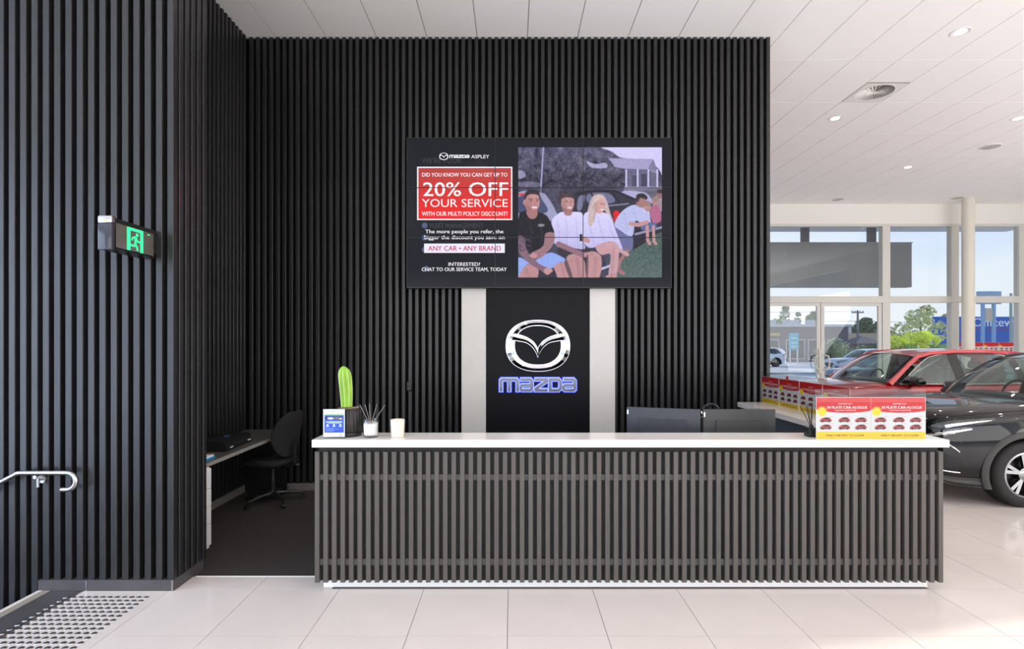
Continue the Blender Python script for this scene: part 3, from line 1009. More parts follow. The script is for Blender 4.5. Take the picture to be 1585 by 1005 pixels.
# woman
P.poly([(575, 395), (612, 374), (655, 380), (682, 430), (705, 510), (730, 585), (700, 560), (655, 480), (590, 520), (565, 600), (535, 560), (548, 470)], (202, 184, 176))
P.poly([(515, 525), (570, 498), (680, 508), (715, 560), (745, 640), (790, 760), (760, 775), (715, 705), (630, 735), (560, 750), (515, 700)], (220, 220, 248), col2=(196, 196, 228))
P.poly([(600, 742), (690, 705), (748, 720), (765, 780), (742, 955), (690, 955), (705, 800), (640, 800)], (204, 164, 162))
P.line([(770, 770), (810, 790), (822, 798)], 26, (206, 166, 162)); P.poly([(680, 945), (740, 930), (745, 962), (675, 962)], SK)
P.poly([(592, 560), (560, 600), (545, 540), (575, 470), (600, 480)], (206, 190, 180))
P.ell(628, 452, 38, 58, (212, 168, 158)); P.poly([(590, 440), (600, 392), (640, 382), (668, 415), (640, 405), (615, 420)], (212, 194, 180))
P.ell(645, 482, 13, 4, (240, 236, 236)); P.ell(640, 440, 5, 3, (70, 55, 58)); P.ell(660, 440, 4, 3, (70, 55, 58)); P.line([(655, 445), (660, 464)], 4, (182, 138, 130))
# man in the middle
P.poly([(330, 760), (430, 735), (580, 770), (560, 830), (400, 850)], (58, 54, 64))
P.poly([(395, 820), (470, 795), (520, 840), (535, 962), (440, 962)], (190, 146, 142)); P.poly([(545, 790), (610, 785), (642, 830), (625, 962), (540, 962)], (196, 152, 146))
P.poly([(290, 565), (330, 515), (375, 495), (450, 497), (512, 520), (518, 700), (520, 760), (420, 745), (350, 720), (310, 720), (305, 640)], (222, 222, 248), col2=(192, 192, 226))
P.line([(340, 725), (430, 765), (510, 800), (560, 800)], 38, (150, 116, 122)); P.ell(548, 802, 28, 20, SK)
P.line([(520, 690), (545, 700)], 34, SK); P.rect(488, 655, 506, 705, (36, 36, 44))
P.poly([(375, 490), (435, 490), (425, 520), (390, 522)], (170, 126, 120)); P.ell(403, 432, 46, 70, (198, 152, 142))
P.poly([(340, 430), (338, 375), (380, 346), (430, 352), (452, 385), (444, 402), (400, 392), (362, 405), (358, 440)], (70, 60, 66))
P.ell(418, 468, 16, 5, (236, 232, 234)); P.ell(398, 425, 6, 4, (60, 48, 52)); P.ell(430, 424, 5, 4, (60, 48, 52)); P.line([(418, 425), (426, 450)], 5, (168, 122, 114)); P.poly([(368, 470), (440, 488), (415, 503), (385, 495)], (150, 112, 108), 0.6)
# man on the left
P.poly([(60, 900), (120, 870), (190, 880), (190, 975), (62, 975)], (190, 144, 140)); P.poly([(290, 850), (370, 830), (425, 880), (425, 975), (335, 975), (310, 900)], (196, 150, 146))
P.poly([(55, 820), (150, 850), (270, 785), (350, 808), (395, 842), (330, 860), (290, 895), (200, 880), (120, 868), (75, 920), (55, 955)], (150, 176, 232))
P.poly([(62, 520), (110, 490), (200, 498), (262, 530), (300, 610), (306, 648), (245, 655), (240, 790), (120, 800), (104, 700), (60, 665)], (34, 32, 40))
P.poly([(55, 670), (104, 685), (112, 760), (200, 860), (285, 905), (262, 945), (205, 905), (120, 850), (55, 770)], (136, 108, 116))
P.poly([(248, 650), (310, 650), (300, 730), (230, 810), (170, 830), (145, 790), (230, 740)], (160, 122, 124))
for k in range(40):
    x = P.rng.uniform(60, 140); y = P.rng.uniform(680, 780)
    P.ell(x, y, 9, 6, (84, 76, 96), 0.5)
P.ell(268, 916, 32, 24, SK); P.ell(165, 805, 26, 18, SK)
P.poly([(115, 490), (190, 490), (180, 540), (135, 542)], (170, 122, 116)); P.ell(155, 428, 52, 76, (202, 152, 142), col2=(186, 134, 126))
P.poly([(104, 420), (106, 362), (150, 340), (200, 352), (212, 410), (196, 380), (150, 372), (118, 385)], (54, 48, 54)); P.ell(100, 430, 10, 20, (186, 138, 130))
P.ell(172, 466, 21, 6, (240, 236, 236)); P.ell(146, 420, 7, 4, (56, 44, 48)); P.ell(190, 420, 6, 4, (56, 44, 48)); P.line([(170, 420), (178, 446)], 5, (170, 120, 112)); P.line([(132, 408), (158, 406)], 5, (60, 48, 50)); P.line([(180, 406), (202, 408)], 5, (60, 48, 50))
P.ell(218, 592, 24, 10, (170, 170, 180), 0.8)
# light and shade inside the pictured scene
for (cx_, cy_, rx_, ry_) in ((128, 440, 22, 60), (378, 440, 18, 55), (600, 470, 14, 40), (896, 430, 14, 34)):
    P.ell(cx_, cy_, rx_, ry_, (130, 92, 92), 0.22)
for pts_ in ([(140, 560), (150, 640), (145, 760)], [(210, 560), (225, 650), (220, 760)], [(330, 560), (345, 640), (350, 700)], [(390, 540), (400, 640), (395, 730)], [(460, 540), (470, 640), (480, 740)], [(560, 560), (570, 650), (590, 730)], [(620, 540), (640, 640), (660, 700)], [(690, 560), (710, 640), (735, 690)], [(800, 510), (815, 560), (820, 620)], [(860, 480), (880, 540)]):
    P.line(pts_, 16, (110, 110, 150), 0.10)
for pts_ in ([(110, 900), (130, 960)], [(360, 860), (380, 960)], [(470, 830), (490, 960)], [(600, 820), (590, 960)], [(725, 760), (715, 950)]):
    P.line(pts_, 24, (120, 84, 92), 0.16)
P.poly([(118, 455), (150, 500), (190, 490), (200, 455), (185, 485), (155, 488), (130, 460)], (120, 86, 84), 0.4)
P.poly([(366, 455), (392, 500), (432, 492), (444, 460), (430, 484), (398, 486), (374, 455)], (130, 96, 90), 0.35)
for k in range(26):
    x = P.rng.uniform(560, 600); y = P.rng.uniform(400, 560)
    P.line([(x, y), (x - 12, y + 50)], 4, (160, 138, 128) if k % 2 else (224, 208, 196), 0.5)
for k in range(60):
    x = P.rng.uniform(345, 450); y = P.rng.uniform(350, 395)
    P.ell(x, y, 6, 5, (96, 84, 88) if k % 2 else (50, 44, 50), 0.5)
P.line([(55, 985), (430, 985)], 40, (60, 50, 60), 0.4)
P.poly([(380, 860), (400, 840), (440, 962), (420, 970)], (50, 44, 54), 0.6); P.poly([(525, 850), (548, 800), (545, 962), (535, 962)], (50, 44, 54), 0.6); P.poly([(205, 905), (262, 945), (312, 905), (335, 965), (192, 965)], (44, 42, 54), 0.8, False)
P.img = P.img * np.array([0.93, 0.91, 0.97])
P.noise(4, 5); P.noise(4, 3)
link('group_picture', P.mesh('group_picture', tx(670), tx(1489), tz(850), tz(105), MATS['lit_picture']), tv, (-tv.location.x, -0.003, -TVZ0))
# seams of the nine panels
M_SEAM = mat('black_seam', (10, 10, 11), rough=0.5)
for k in (1, 2):
    tvb(MB().box(TVX0, TVX1, 0, 0.004, TVZ0 + ph * k - 0.004, TVZ0 + ph * k + 0.004), 'seam', M_SEAM, -0.0075)
    tvb(MB().box(TVX0 + pw * k - 0.004, TVX0 + pw * k + 0.004, 0, 0.004, TVZ0, TVZ1), 'seam', M_SEAM, -0.0075)
tvb(MB().box(TVX0 - .006, TVX1 + .006, 0, 0.09, TVZ1, TVZ1 + 0.008), 'frame_edge', M_BLACKPLASTIC, -0.002)
tvb(MB().box(TVX0 - .006, TVX1 + .006, 0, 0.09, TVZ0 - 0.012, TVZ0), 'frame_edge', M_BLACKPLASTIC, -0.002)
tvb(MB().box(TVX0 - .008, TVX0, 0, 0.09, TVZ0, TVZ1), 'frame_edge', M_BLACKPLASTIC, -0.002)
tvb(MB().box(TVX1, TVX1 + .008, 0, 0.09, TVZ0, TVZ1), 'frame_edge', M_BLACKPLASTIC, -0.002)

# ------------------------------------------------------------------ catalogue cards
CW, CHH = 0.388, 0.295
K = Canvas(0, 460, 0, 345, 116, 88, 3, base=(208, 206, 206))
K.rect(0, 0, 460, 90, (200, 34, 36))
K.ell(250, 70, 300, 58, (200, 34, 36))
K.rect(0, 285, 460, 345, (240, 190, 44))
for k in range(16):
    a = k * PI / 8
    K.line([(48, 118), (48 + 38 * math.cos(a), 118 + 38 * math.sin(a))], 9, (246, 200, 50))
K.ell(48, 118, 32, 32, (246, 200, 50))
for i, cx_ in enumerate((80, 235, 375)):
    for j, cy_ in enumerate((186, 246)):
        t_ = 0.9 + 0.1 * ((i + j) % 2)
        K.poly([(cx_ - 48, cy_ + 8), (cx_ - 40, cy_ - 6), (cx_ - 12, cy_ - 20 * t_), (cx_ + 26, cy_ - 20 * t_), (cx_ + 46, cy_ - 4), (cx_ + 48, cy_ + 10), (cx_ + 20, cy_ + 16), (cx_ - 30, cy_ + 18)], (176, 60, 58))
        K.poly([(cx_ - 18, cy_ - 5), (cx_ - 6, cy_ - 16), (cx_ + 22, cy_ - 16), (cx_ + 36, cy_ - 5)], (44, 40, 42))
        K.line([(cx_ - 44, cy_ + 15), (cx_ + 42, cy_ + 13)], 7, (52, 46, 48))
        K.ell(cx_ - 26, cy_ + 13, 9, 9, (34, 32, 34)); K.ell(cx_ + 28, cy_ + 12, 9, 9, (34, 32, 34))
        K.line([(cx_ + 30, cy_ - 26), (cx_ + 62, cy_ - 26)], 4, (214, 150, 150))
card_me = K.mesh('print', -CW / 2, CW / 2, 0, CHH, vcol_mat('catalogue_print', 0.0, 0.35))
M_CARDWHITE = mat('white_ink', (245, 243, 240), rough=0.5)
M_CARDDARK = mat('dark_ink', (70, 52, 20), rough=0.5)
def kx(u): return -CW / 2 + u / 460.0 * CW
def kz(v): return CHH - v / 345.0 * CHH
card_txt = MB()
for s_, a, b, c, d, bo in (('24 PLATE CAR-ALOGUE', 88, 430, 72, 94, 0.03), ('STAMPED OUT', 185, 300, 48, 58, 0.0), ('YOUR NEXT ADVENTURE', 155, 335, 103, 112, 0.0)):
    q = text_mesh(s_, kx(a), kx(b), kz(d), kz(c), bo)
    card_txt.add(q.v, q.f)
card_txt_me = card_txt.mesh('lettering', M_CARDWHITE, fix=False)
card_low_me = text_mesh('ONLY 100 LEFT TO CLEAR', kx(82), kx(404), kz(324), kz(309), 0.02).mesh('lettering', M_CARDDARK, fix=False)
card_back_me = MB().box(-CW / 2 - 0.002, CW / 2 + 0.002, 0.0004, 0.0016, 0, CHH + 0.002).mesh('card_stock', M_CARDWHITE)
def card(loc, rz, label, group, text=True):
    t = empty('catalogue_card', loc, rz, label, 'advert card', group)
    link('card_stock', card_back_me, t)
    link('print', card_me, t)
    if text:
        link('lettering', card_txt_me, t, (0, -0.0006, 0))
        link('lettering', card_low_me, t, (0, -0.0006, 0))
    return t
YF = 3.745
card((2.367, YF, 1.0905), 0, 'red, white and yellow catalogue card at left in the front counter holder', 'cards in the front holder')
card((2.757, YF, 1.0905), 0, 'red, white and yellow catalogue card at right in the front counter holder', 'cards in the front holder')
hf = empty('card_holder', (2.56, YF, 1.090), label='clear acrylic holder standing on the front counter ledge', cat='card holder')
MB().box(-0.395, 0.395, -0.0045, -0.0025, 0, 0.355).build('front_sheet', M_ACRYL, hf)
MB().box(-0.395, 0.395, 0.004, 0.006, 0, 0.355).build('back_sheet', M_ACRYL, hf)
XR = 2.90
names = ['first catalogue card from the slatted wall on the return ledge', 'second catalogue card from the slatted wall on the return ledge',
         'third catalogue card from the slatted wall on the return ledge', 'fourth catalogue card from the slatted wall, behind black reeds']
for k in range(4):
    card((XR, 5.895 - 0.398 * k, 1.0905), -PI / 2, names[k], 'cards on the return ledge')
hr = empty('card_holder', (XR, 5.0, 1.090), label='long clear acrylic card holder along the return ledge', cat='card holder')
MB().box(-0.0045, -0.0025, -1.20, 1.095, 0, 0.345).build('front_sheet', M_ACRYL, hr)
MB().box(0.004, 0.006, -1.20, 1.095, 0, 0.345).build('back_sheet', M_ACRYL, hr)
for k, x in enumerate((11.93, 12.335, 12.74, 13.145)):
    card((x, 13.946, 1.48), 0, ['window card nearest the cream column', 'second window card right of the cream column', 'third window card right of the cream column', 'fourth window card right of the cream column'][k] + ', stuck on the showroom glass', 'cards on the showroom glass', False)
card((10.66, 13.946, 1.01), 0, 'lone window card seen through the red car side window', 'cards on the showroom glass', False)

# ------------------------------------------------------------------ things on the counter
ZT = 1.090
# cactus in ribbed pot
pot = empty('cactus_pot', (-1.207, 3.884, ZT), label='glossy black ribbed plant pot on the counter', cat='pot')
rib = lambda a, h: 1 + 0.018 * math.cos(26 * a)
MB().lathe([(0.078, 0.0), (0.090, 0.004), (0.094, 0.020), (0.092, 0.030)], 52).build('saucer', M_BLACKPLASTIC, pot, True)
MB().lathe([(0.080, 0.024), (0.092, 0.040), (0.095, 0.10), (0.098, 0.195)], 156, rib=rib).build('body', mat('glossy_black_glaze', (38, 36, 34), rough=0.15, var=0.05), pot, True, 60)
MB().lathe([(0.100, 0.190), (0.102, 0.194), (0.102, 0.210), (0.092, 0.210), (0.088, 0.190), (0.0, 0.188)], 48).build('rim', MATS['glossy_black_glaze'], pot, True)
MB().lathe([(0.088, 0.186), (0.088, 0.201), (0.05, 0.206), (0.0, 0.207)], 32).build('gravel', mat('tan_gravel', (176, 150, 120), rough=0.9, var=0.4, nscale=150, bump=0.8, bscale=200), pot, True)
cac = empty('cactus', (-1.225, 3.884, ZT + 0.2075), label='tall ribbed green column cactus in the black pot', cat='cactus')
rings = []
NR = 96
for i in range(26):
    t = i / 25
    h = 0.005 + 0.300 * t
    r = (0.038 + 0.008 * math.sin(t * 2.2)) * (1 if t < 0.72 else math.sqrt(max(0.0, 1 - ((t - 0.72) / 0.285) ** 2)))
    lean = -0.022 * t * t
    rings.append([(lean + r * (1 + 0.20 * abs(math.cos(4 * a)) - 0.14) * math.cos(a), r * (1 + 0.20 * abs(math.cos(4 * a)) - 0.14) * math.sin(a), h) for a in [2 * PI * j / NR for j in range(NR)]])
MB().loft(rings).build('stem', mat('cactus_green', (128, 172, 50), rough=0.5, var=0.22, nscale=18, stretch=(1, 1, 0.4)), cac, True, 60)
M_SPINE = mat('pale_areole', (214, 214, 168), rough=0.8)
for q in range(8):
    a = q * PI / 4
    pts = []
    for i in range(24):
        t = i / 25
        r = (0.038 + 0.008 * math.sin(t * 2.2)) * (1 if t < 0.72 else math.sqrt(max(0.0, 1 - ((t - 0.72) / 0.285) ** 2))) * 1.062
        pts.append((-0.022 * t * t + r * math.cos(a), r * math.sin(a), 0.005 + 0.3 * t))
    MB().tube(pts, 0.0016, 5).build('rib_edge', M_SPINE, cac, True)
# leaflet holder
lf = empty('leaflet_stand', (-1.275, 3.758, ZT), 0.0, 'small blue and white leaflet in a clear stand', 'leaflet')
Q = Canvas(0, 205, 0, 285, 70, 96, 3, base=(236, 236, 240))
Q.rect(12, 62, 195, 240, (42, 96, 214), col2=(52, 84, 196))
Q.rect(12, 48, 195, 62, (176, 208, 140)); Q.rect(22, 72, 180, 110, (60, 66, 84)); Q.ell(70, 95, 30, 14, (196, 204, 214)); Q.ell(130, 92, 30, 16, (120, 110, 110)); Q.ell(165, 98, 14, 10, (210, 190, 160))
Q.rect(28, 126, 178, 138, (220, 228, 248)); Q.rect(50, 142, 160, 148, (170, 190, 240))
for x in (42, 102, 162):
    Q.ell(x, 160, 9, 9, (232, 238, 252)); Q.poly([(x - 16, 180), (x - 10, 170), (x + 10, 170), (x + 16, 180)], (226, 232, 250), smooth=False)
for y in (196, 205, 214, 224):
    Q.line([(24, y), (100 + 50 * (y % 2), y)], 3, (170, 190, 240))
Q.rect(60, 24, 140, 29, (190, 192, 200)); Q.rect(150, 256, 180, 280, (196, 198, 206))
link('leaflet', Q.mesh('leaflet', -0.077, 0.077, 0.012, 0.21, vcol_mat('leaflet_print', 0.0, 0.3)), lf, (0, 0, 0))
MB().box(-0.077, 0.077, 0.0005, 0.0015, 0.012, 0.21).build('leaflet_back', M_PAPER, lf)
MB().box(-0.079, 0.079, -0.004, -0.002, 0, 0.213).box(-0.079, 0.079, 0.003, 0.005, 0, 0.213).box(-0.079, 0.079, 0.005, 0.02, 0.0, 0.003).build('acrylic_stand', M_ACRYL, lf)
# reed diffuser
M_REED = mat('lit_grey_reed', (120, 116, 114), rough=0.6)  # dark reeds; the light they catch is put into this grey
rd = empty('reed_diffuser', (-1.026, 3.812, ZT), label='clear glass reed diffuser with five dark sticks on the counter', cat='diffuser')
MB().lathe([(0.050, 0.0), (0.053, 0.004), (0.0565, 0.130), (0.053, 0.130), (0.050, 0.018), (0.0, 0.016)], 36).build('jar', glass_mat('jar_glass', (0.97, 0.98, 0.98), 1.0), rd, True)
MB().lathe([(0.0, 0.019), (0.049, 0.019), (0.052, 0.105), (0.0, 0.105)], 30).build('oil', mat('pale_oil', (238, 232, 228), rough=0.1, trans=0.3, ior=1.36, var=0), rd, True)
def lab(u, v):
    a = -PI / 2 + (u - 0.5) * 1.5
    r = 0.0552 + 0.0024 * v
    return (r * math.cos(a), r * math.sin(a), 0.032 + 0.066 * v)
MB().grid(12, 2, lab).build('paper_label', mat('cream_label', (236, 232, 226), rough=0.6), rd, True)
for k, (dx, dy) in enumerate(((-0.105, 0.01), (-0.05, -0.01), (-0.02, 0.02), (0.055, 0.0), (0.125, 0.015))):
    MB().tube([(-dx * 0.25, -dy * 0.3, 0.03), (dx * 0.8, dy, 0.245 - abs(dx) * 0.1)], 0.0026, 6).build('reed', M_REED, rd, True)
# white candle
cn = empty('candle', (-0.836, 3.832, ZT), label='white candle in a frosted cream tumbler on the counter', cat='candle')
MB().lathe([(0.043, 0.0), (0.047, 0.003), (0.0525, 0.125), (0.0495, 0.125), (0.047, 0.105)], 36).build('tumbler', mat('cream_glass', (214, 205, 190), rough=0.18, var=0.02), cn, True)
MB().lathe([(0.048, 0.1), (0.0485, 0.108), (0.0, 0.109)], 30).build('wax', mat('ivory_wax', (246, 238, 222), rough=0.4), cn, True)
MB().tube([(0, 0, 0.105), (0.001, 0, 0.119)], 0.0012, 5).build('wick', M_BLACKPLASTIC, cn)
# small black diffuser at right
bd = empty('reed_diffuser', (2.192, 3.842, ZT), label='small black square reed diffuser beside the front cards', cat='diffuser')
MB().rbox(-0.036, 0.036, -0.036, 0.036, 0, 0.066, 0.004).build('jar', M_BLACKPLASTIC, bd, True)
MB().lathe([(0.014, 0.066), (0.014, 0.085), (0.009, 0.085)], 14).build('neck', M_BLACKPLASTIC, bd, True)
for dx, dy in ((-0.075, 0.01), (-0.045, -0.01), (-0.02, 0.015), (0.01, 0.0), (-0.01, -0.02)):
    MB().tube([(0, 0, 0.06), (dx, dy, 0.235 - abs(dx) * 0.15)], 0.0024, 6).build('reed', M_BLACKPLASTIC, bd, True)
# wall socket
so = empty('wall_socket', (-1.232, 6.298, 1.252), label='small black power socket fixed on the slatted wall', cat='socket')
MB().rbox(-0.034, 0.034, -0.016, 0.0, -0.058, 0.058, 0.006).build('plate', M_BLACKPLASTIC, so, True)
for z in (-0.026, 0.026):
    MB().lathe([(0.022, 0), (0.022, -0.006), (0.016, -0.007), (0.0, -0.004)], 18, (0, -0.016, z), 'Y').build('outlet', M_DARKPLASTIC, so, True)

# ------------------------------------------------------------------ office corner
dk = empty('office_desk', (-2.90, 5.2, 0), label='grey laminate desk along the black side wall', cat='desk')
MB().box(-0.278, 0.262, -1.03, 1.095, 0.700, 0.734).build('desk_top', mat('grey_speckled_laminate', (92, 88, 84), rough=0.4, var=0.25, nscale=220), dk)
MB().box(0.262, 0.2645, -1.03, 1.095, 0.700, 0.734).build('edge_band', mat('pale_edge_band', (150, 144, 136), rough=0.5, var=0.2, nscale=120), dk)
MB().box(-0.27, 0.22, 1.03, 1.06, 0.0, 0.700).build('end_panel', M_BLACKPLASTIC, dk)
pd = empty('drawer_pedestal', (-2.83, 4.36, 0), label='white drawer pedestal under the end of the grey desk', cat='drawers')
MB().box(-0.25, 0.205, -0.18, 0.19, 0.0, 0.698).build('carcass', M_WHITE, pd)
for a, b in ((0.03, 0.215), (0.22, 0.365), (0.37, 0.515), (0.52, 0.69)):
    d_ = MB().box(0.205, 0.222, -0.178, 0.188, a, b).build('drawer', M_WHITE, pd)
    MB().tube([(0.224, -0.16, b - 0.012), (0.232, -0.15, b - 0.012), (0.232, -0.05, b - 0.012), (0.224, -0.04, b - 0.012)], 0.004, 6).build('pull', M_STEEL, d_, True)
lm = empty('laminator', (-2.86, 5.26, 0.734), 0.06, 'black office laminator lying on the grey desk', 'laminator')
prof = [(-0.16, 0.0), (0.125, 0.0), (0.135, 0.02), (0.115, 0.075), (0.095, 0.095), (-0.13, 0.105), (-0.16, 0.08)]
MB().add(*(lambda q: (q.v, q.f))(MB().prism(prof, -0.27, 0.27, 'XZ'))).build('body', M_BLACKPLASTIC, lm)
MB().box(0.1275, 0.134, -0.21, -0.15, 0.028, 0.036).box(0.1275, 0.134, 0.17, 0.24, 0.028, 0.036).build('print_label', M_PAPER, lm)
MB().box(0.119, 0.127, -0.26, 0.26, 0.050, 0.054).build('feed_slot', M_DARKPLASTIC, lm)
MB().box(-0.02, 0.02, -0.02, 0.03, 0.1005, 0.106).build('blue_key', mat('blue_plastic', (40, 90, 160)), lm)
pp = empty('paper_stack', (-2.80, 4.62, 0.734), 0.05, 'white papers with a bright blue edge on the grey desk', 'papers')
MB().box(-0.15, 0.105, -0.13, 0.13, 0.004, 0.030).build('sheets', M_PAPER, pp)
MB().box(-0.152, 0.113, -0.135, 0.138, 0.0, 0.0045).box(0.106, 0.112, -0.135, 0.138, 0.0045, 0.016).build('blue_folder', mat('sky_blue_folder', (20, 150, 214), rough=0.5), pp)

# office chair, turned towards the desk
ch = empty('office_chair', (-2.66, 5.84, 0), PI - 0.28, 'black fabric office chair on castors at the grey desk', 'chair')   # local +x is the way it faces
def cushion(n_, l0, l1, w, z0, z1, r):
    return MB().rbox(l0, l1, -w, w, z0, z1, r, 4)
seat = MB()
seat.loft([[(x, y, z) for x, y, z in [((0.255 * math.copysign(abs(math.cos(a)) ** 0.6, math.cos(a))) * s + 0.03, 0.235 * math.copysign(abs(math.sin(a)) ** 0.6, math.sin(a)) * s, zz - 0.03 * max(0, math.cos(a)) * s) for a in [2 * PI * j / 40 for j in range(40)]]]
           for s, zz in ((0.80, 0.435), (0.97, 0.445), (1.0, 0.47), (0.97, 0.492), (0.85, 0.502), (0.4, 0.497))])
seat.build('seat', M_BLACKFABRIC, ch, True)
def backp(z, thick):
    t = (z - 0.52) / 0.50
    w = 0.225 * (0.80 + 0.22 * math.sin(PI * min(1, max(0, 0.05 + 0.85 * t))))
    bx_ = -0.215 - 0.02 * math.sin(t * PI) * -1 - 0.085 * max(0, t) ** 1.5
    return bx_, w
rings = []
for i in range(15):
    t = i / 14
    z = 0.535 + 0.49 * t
    bx_, w = backp(z, 0)
    f = math.sin(PI * min(max(t, 0.012), 0.988)) ** 0.2
    ring = []
    for j in range(24):
        a = 2 * PI * j / 24
        yy = w * f * math.copysign(abs(math.cos(a)) ** 0.6, math.cos(a))
        xx = 0.036 * f * math.copysign(abs(math.sin(a)) ** 0.8, math.sin(a)) + 0.05 * (abs(yy) / 0.22) ** 2
        ring.append((bx_ + xx, yy, z))
    rings.append(ring)
MB().loft(rings).build('backrest', M_BLACKFABRIC, ch, True, 60)
MB().tube([(-0.10, 0, 0.42), (-0.24, 0, 0.41), (-0.285, 0, 0.45), (-0.285, 0, 0.60), (-0.295, 0, 0.72)], [0.022, 0.022, 0.02, 0.02, 0.016], 10).build('back_bar', M_BLACKPLASTIC, ch, True)
MB().lathe([(0.0, -0.035), (0.028, -0.03), (0.03, 0.0), (0.0, 0.02)], 14, (-0.27, -0.05, 0.42), 'Y').build('tilt_knob', M_BLACKPLASTIC, ch, True)
MB().rbox(-0.13, 0.12, -0.09, 0.09, 0.395, 0.436, 0.012).build('mechanism', M_BLACKPLASTIC, ch, True)
MB().tube([(0.05, -0.08, 0.415), (0.05, -0.2, 0.40), (0.06, -0.25, 0.40)], 0.006, 8).build('lever', M_BLACKPLASTIC, ch, True)
MB().lathe([(0.028, 0.09), (0.028, 0.24), (0.0, 0.24)], 16).build('gas_sleeve', M_BLACKPLASTIC, ch, True)
MB().lathe([(0.016, 0.22), (0.016, 0.40)], 14).build('gas_lift', M_DARKPLASTIC, ch, True)
MB().lathe([(0.045, 0.075), (0.05, 0.10), (0.04, 0.135), (0.0, 0.135)], 18).build('hub', M_BLACKPLASTIC, ch, True)
for k in range(5):
    a = 2 * PI * k / 5 + 1.35
    c, s = math.cos(a), math.sin(a)
    MB().tube([(0.03 * c, 0.03 * s, 0.105), (0.17 * c, 0.17 * s, 0.100), (0.31 * c, 0.31 * s, 0.075)], [0.026, 0.021, 0.014], 8).build('base_arm', M_BLACKPLASTIC, ch, True)
    cst = MB().tube([(0.31 * c, 0.31 * s, 0.075), (0.31 * c, 0.31 * s, 0.05)], 0.008, 8).build('castor', M_BLACKPLASTIC, ch, True)
    for q in (-1, 1):
        px_, py_ = 0.31 * c - s * 0.013 * q, 0.31 * s + c * 0.013 * q
        ringsw = []
        for hh in (-0.009, 0.009):
            ringsw.append([(px_ - s * hh + c * 0.026 * math.cos(2 * PI * j / 16), py_ + c * hh + s * 0.026 * math.cos(2 * PI * j / 16), 0.026 + 0.026 * math.sin(2 * PI * j / 16)) for j in range(16)])
        MB().loft(ringsw).build('castor_wheel', M_BLACKPLASTIC, cst, True)

# ------------------------------------------------------------------ front-left wall fittings
ex = empty('exit_sign', (-2.575, 3.756, 2.475), label='black blade emergency exit sign with green running figure', cat='exit sign')
MB().prism([(-0.045, -0.105), (0.028, -0.095), (0.035, 0.075), (0.020, 0.105), (-0.040, 0.105), (-0.050, 0.08)], -0.42, -0.02, 'XZ').build('housing', mat('black_gloss_plastic', (34, 33, 31), rough=0.22), ex)
MB().rbox(-0.05, 0.04, -0.435, -0.405, -0.108, 0.062, 0.006).build('end_cap', mat('smoked_cap', (52, 54, 62), rough=0.15), ex, True)
MB().rbox(-0.05, 0.04, -0.435, -0.395, 0.062, 0.110, 0.008).build('chrome_cap', M_STEEL, ex, True)
MB().box(-0.005, 0.010, -0.4375, -0.435, 0.072, 0.080).build('indicator', mat('lime_indicator', (200, 220, 40), emit=(200, 220, 40), estr=0.7), ex)
MB().box(-0.05, 0.03, -0.03, 0.0, -0.06, 0.10).build('wall_bracket', M_BLACKPLASTIC, ex)
MB().prism([(-0.395, -0.085), (-0.045, -0.085), (-0.045, 0.070), (-0.395, 0.070)], 0.036, 0.0385, 'YZ').build('face_plate', mat('smoked_face', (88, 84, 78), rough=0.12), ex)
G = mat('lit_exit_green', (40, 220, 130), emit=(48, 226, 138), estr=0.95, var=0)
def eg(y, z):   # face coordinates 0..1 over the green pictogram
    return (-0.300 + y * 0.150, -0.084 + z * 0.152)
pic = MB()
def gp(pts):
    pic.prism([eg(*p) for p in pts], 0.0388, 0.0398, 'YZ')
gp([(0, 0), (0.2, 0), (0.2, 1), (0, 1)]); gp([(0.2, 0.88), (0.82, 0.88), (0.82, 1), (0.2, 1)]); gp([(0.82, 0), (1, 0), (1, 1), (0.82, 1)])
gp([(0.62 + 0.085 * math.cos(a), 0.745 + 0.075 * math.sin(a)) for a in [2 * PI * k / 14 for k in range(14)]])
gp([(0.44, 0.66), (0.56, 0.67), (0.60, 0.58), (0.58, 0.38), (0.46, 0.36), (0.45, 0.50)])
gp([(0.45, 0.66), (0.30, 0.60), (0.26, 0.46), (0.33, 0.45), (0.37, 0.55), (0.47, 0.58)])
gp([(0.56, 0.67), (0.68, 0.50), (0.80, 0.48), (0.80, 0.41), (0.65, 0.42), (0.55, 0.56)])
gp([(0.46, 0.40), (0.42, 0.27), (0.18, 0.29), (0.18, 0.21), (0.48, 0.19), (0.55, 0.34)])
gp([(0.52, 0.40), (0.66, 0.22), (0.70, 0.05), (0.60, 0.05), (0.56, 0.20), (0.46, 0.33)])
pic.build('running_figure', G, ex)
MB().box(0.0388, 0.0395, -0.105, -0.085, 0.050, 0.057).build('green_mark', G, ex)

hd = empty('handrail', (-3.10, 3.69, 0.0), label='stainless steel handrail with curled end on the left slatted wall', cat='handrail')
zr = 0.861
def rx(px): return (px - 792) * 3.69 / FPX + 3.10
pts = [(rx(-330), 0, zr - 0.60), (rx(-60), 0, zr - 0.212), (rx(22), 0, zr - 0.016), (rx(27), 0, zr - 0.003), (rx(33), 0, zr), (rx(104), 0, zr)]
R_ = 0.059
pts += [(rx(104) + R_ * math.sin(a), 0, zr - R_ + R_ * math.cos(a)) for a in [PI * k / 12 for k in range(1, 13)]]
pts += [(rx(95), 0, zr - 2 * R_)]
MB().tube(pts, 0.0168, 16).build('rail', M_STEEL, hd, True)
MB().tube([(rx(66), 0.0, zr - 0.018), (rx(66), 0.0, zr - 0.026), (rx(58), 0.02, zr - 0.034), (rx(53), 0.022, zr - 0.034), (rx(53), 0.03, zr - 0.034)], 0.007, 8).build('bracket_arm', M_STEEL, hd, True)
MB().lathe([(0.013, 0), (0.013, 0.03)], 12, (rx(51), 0.01, zr - 0.034), 'Y').build('bracket_knuckle', M_STEEL, hd, True)
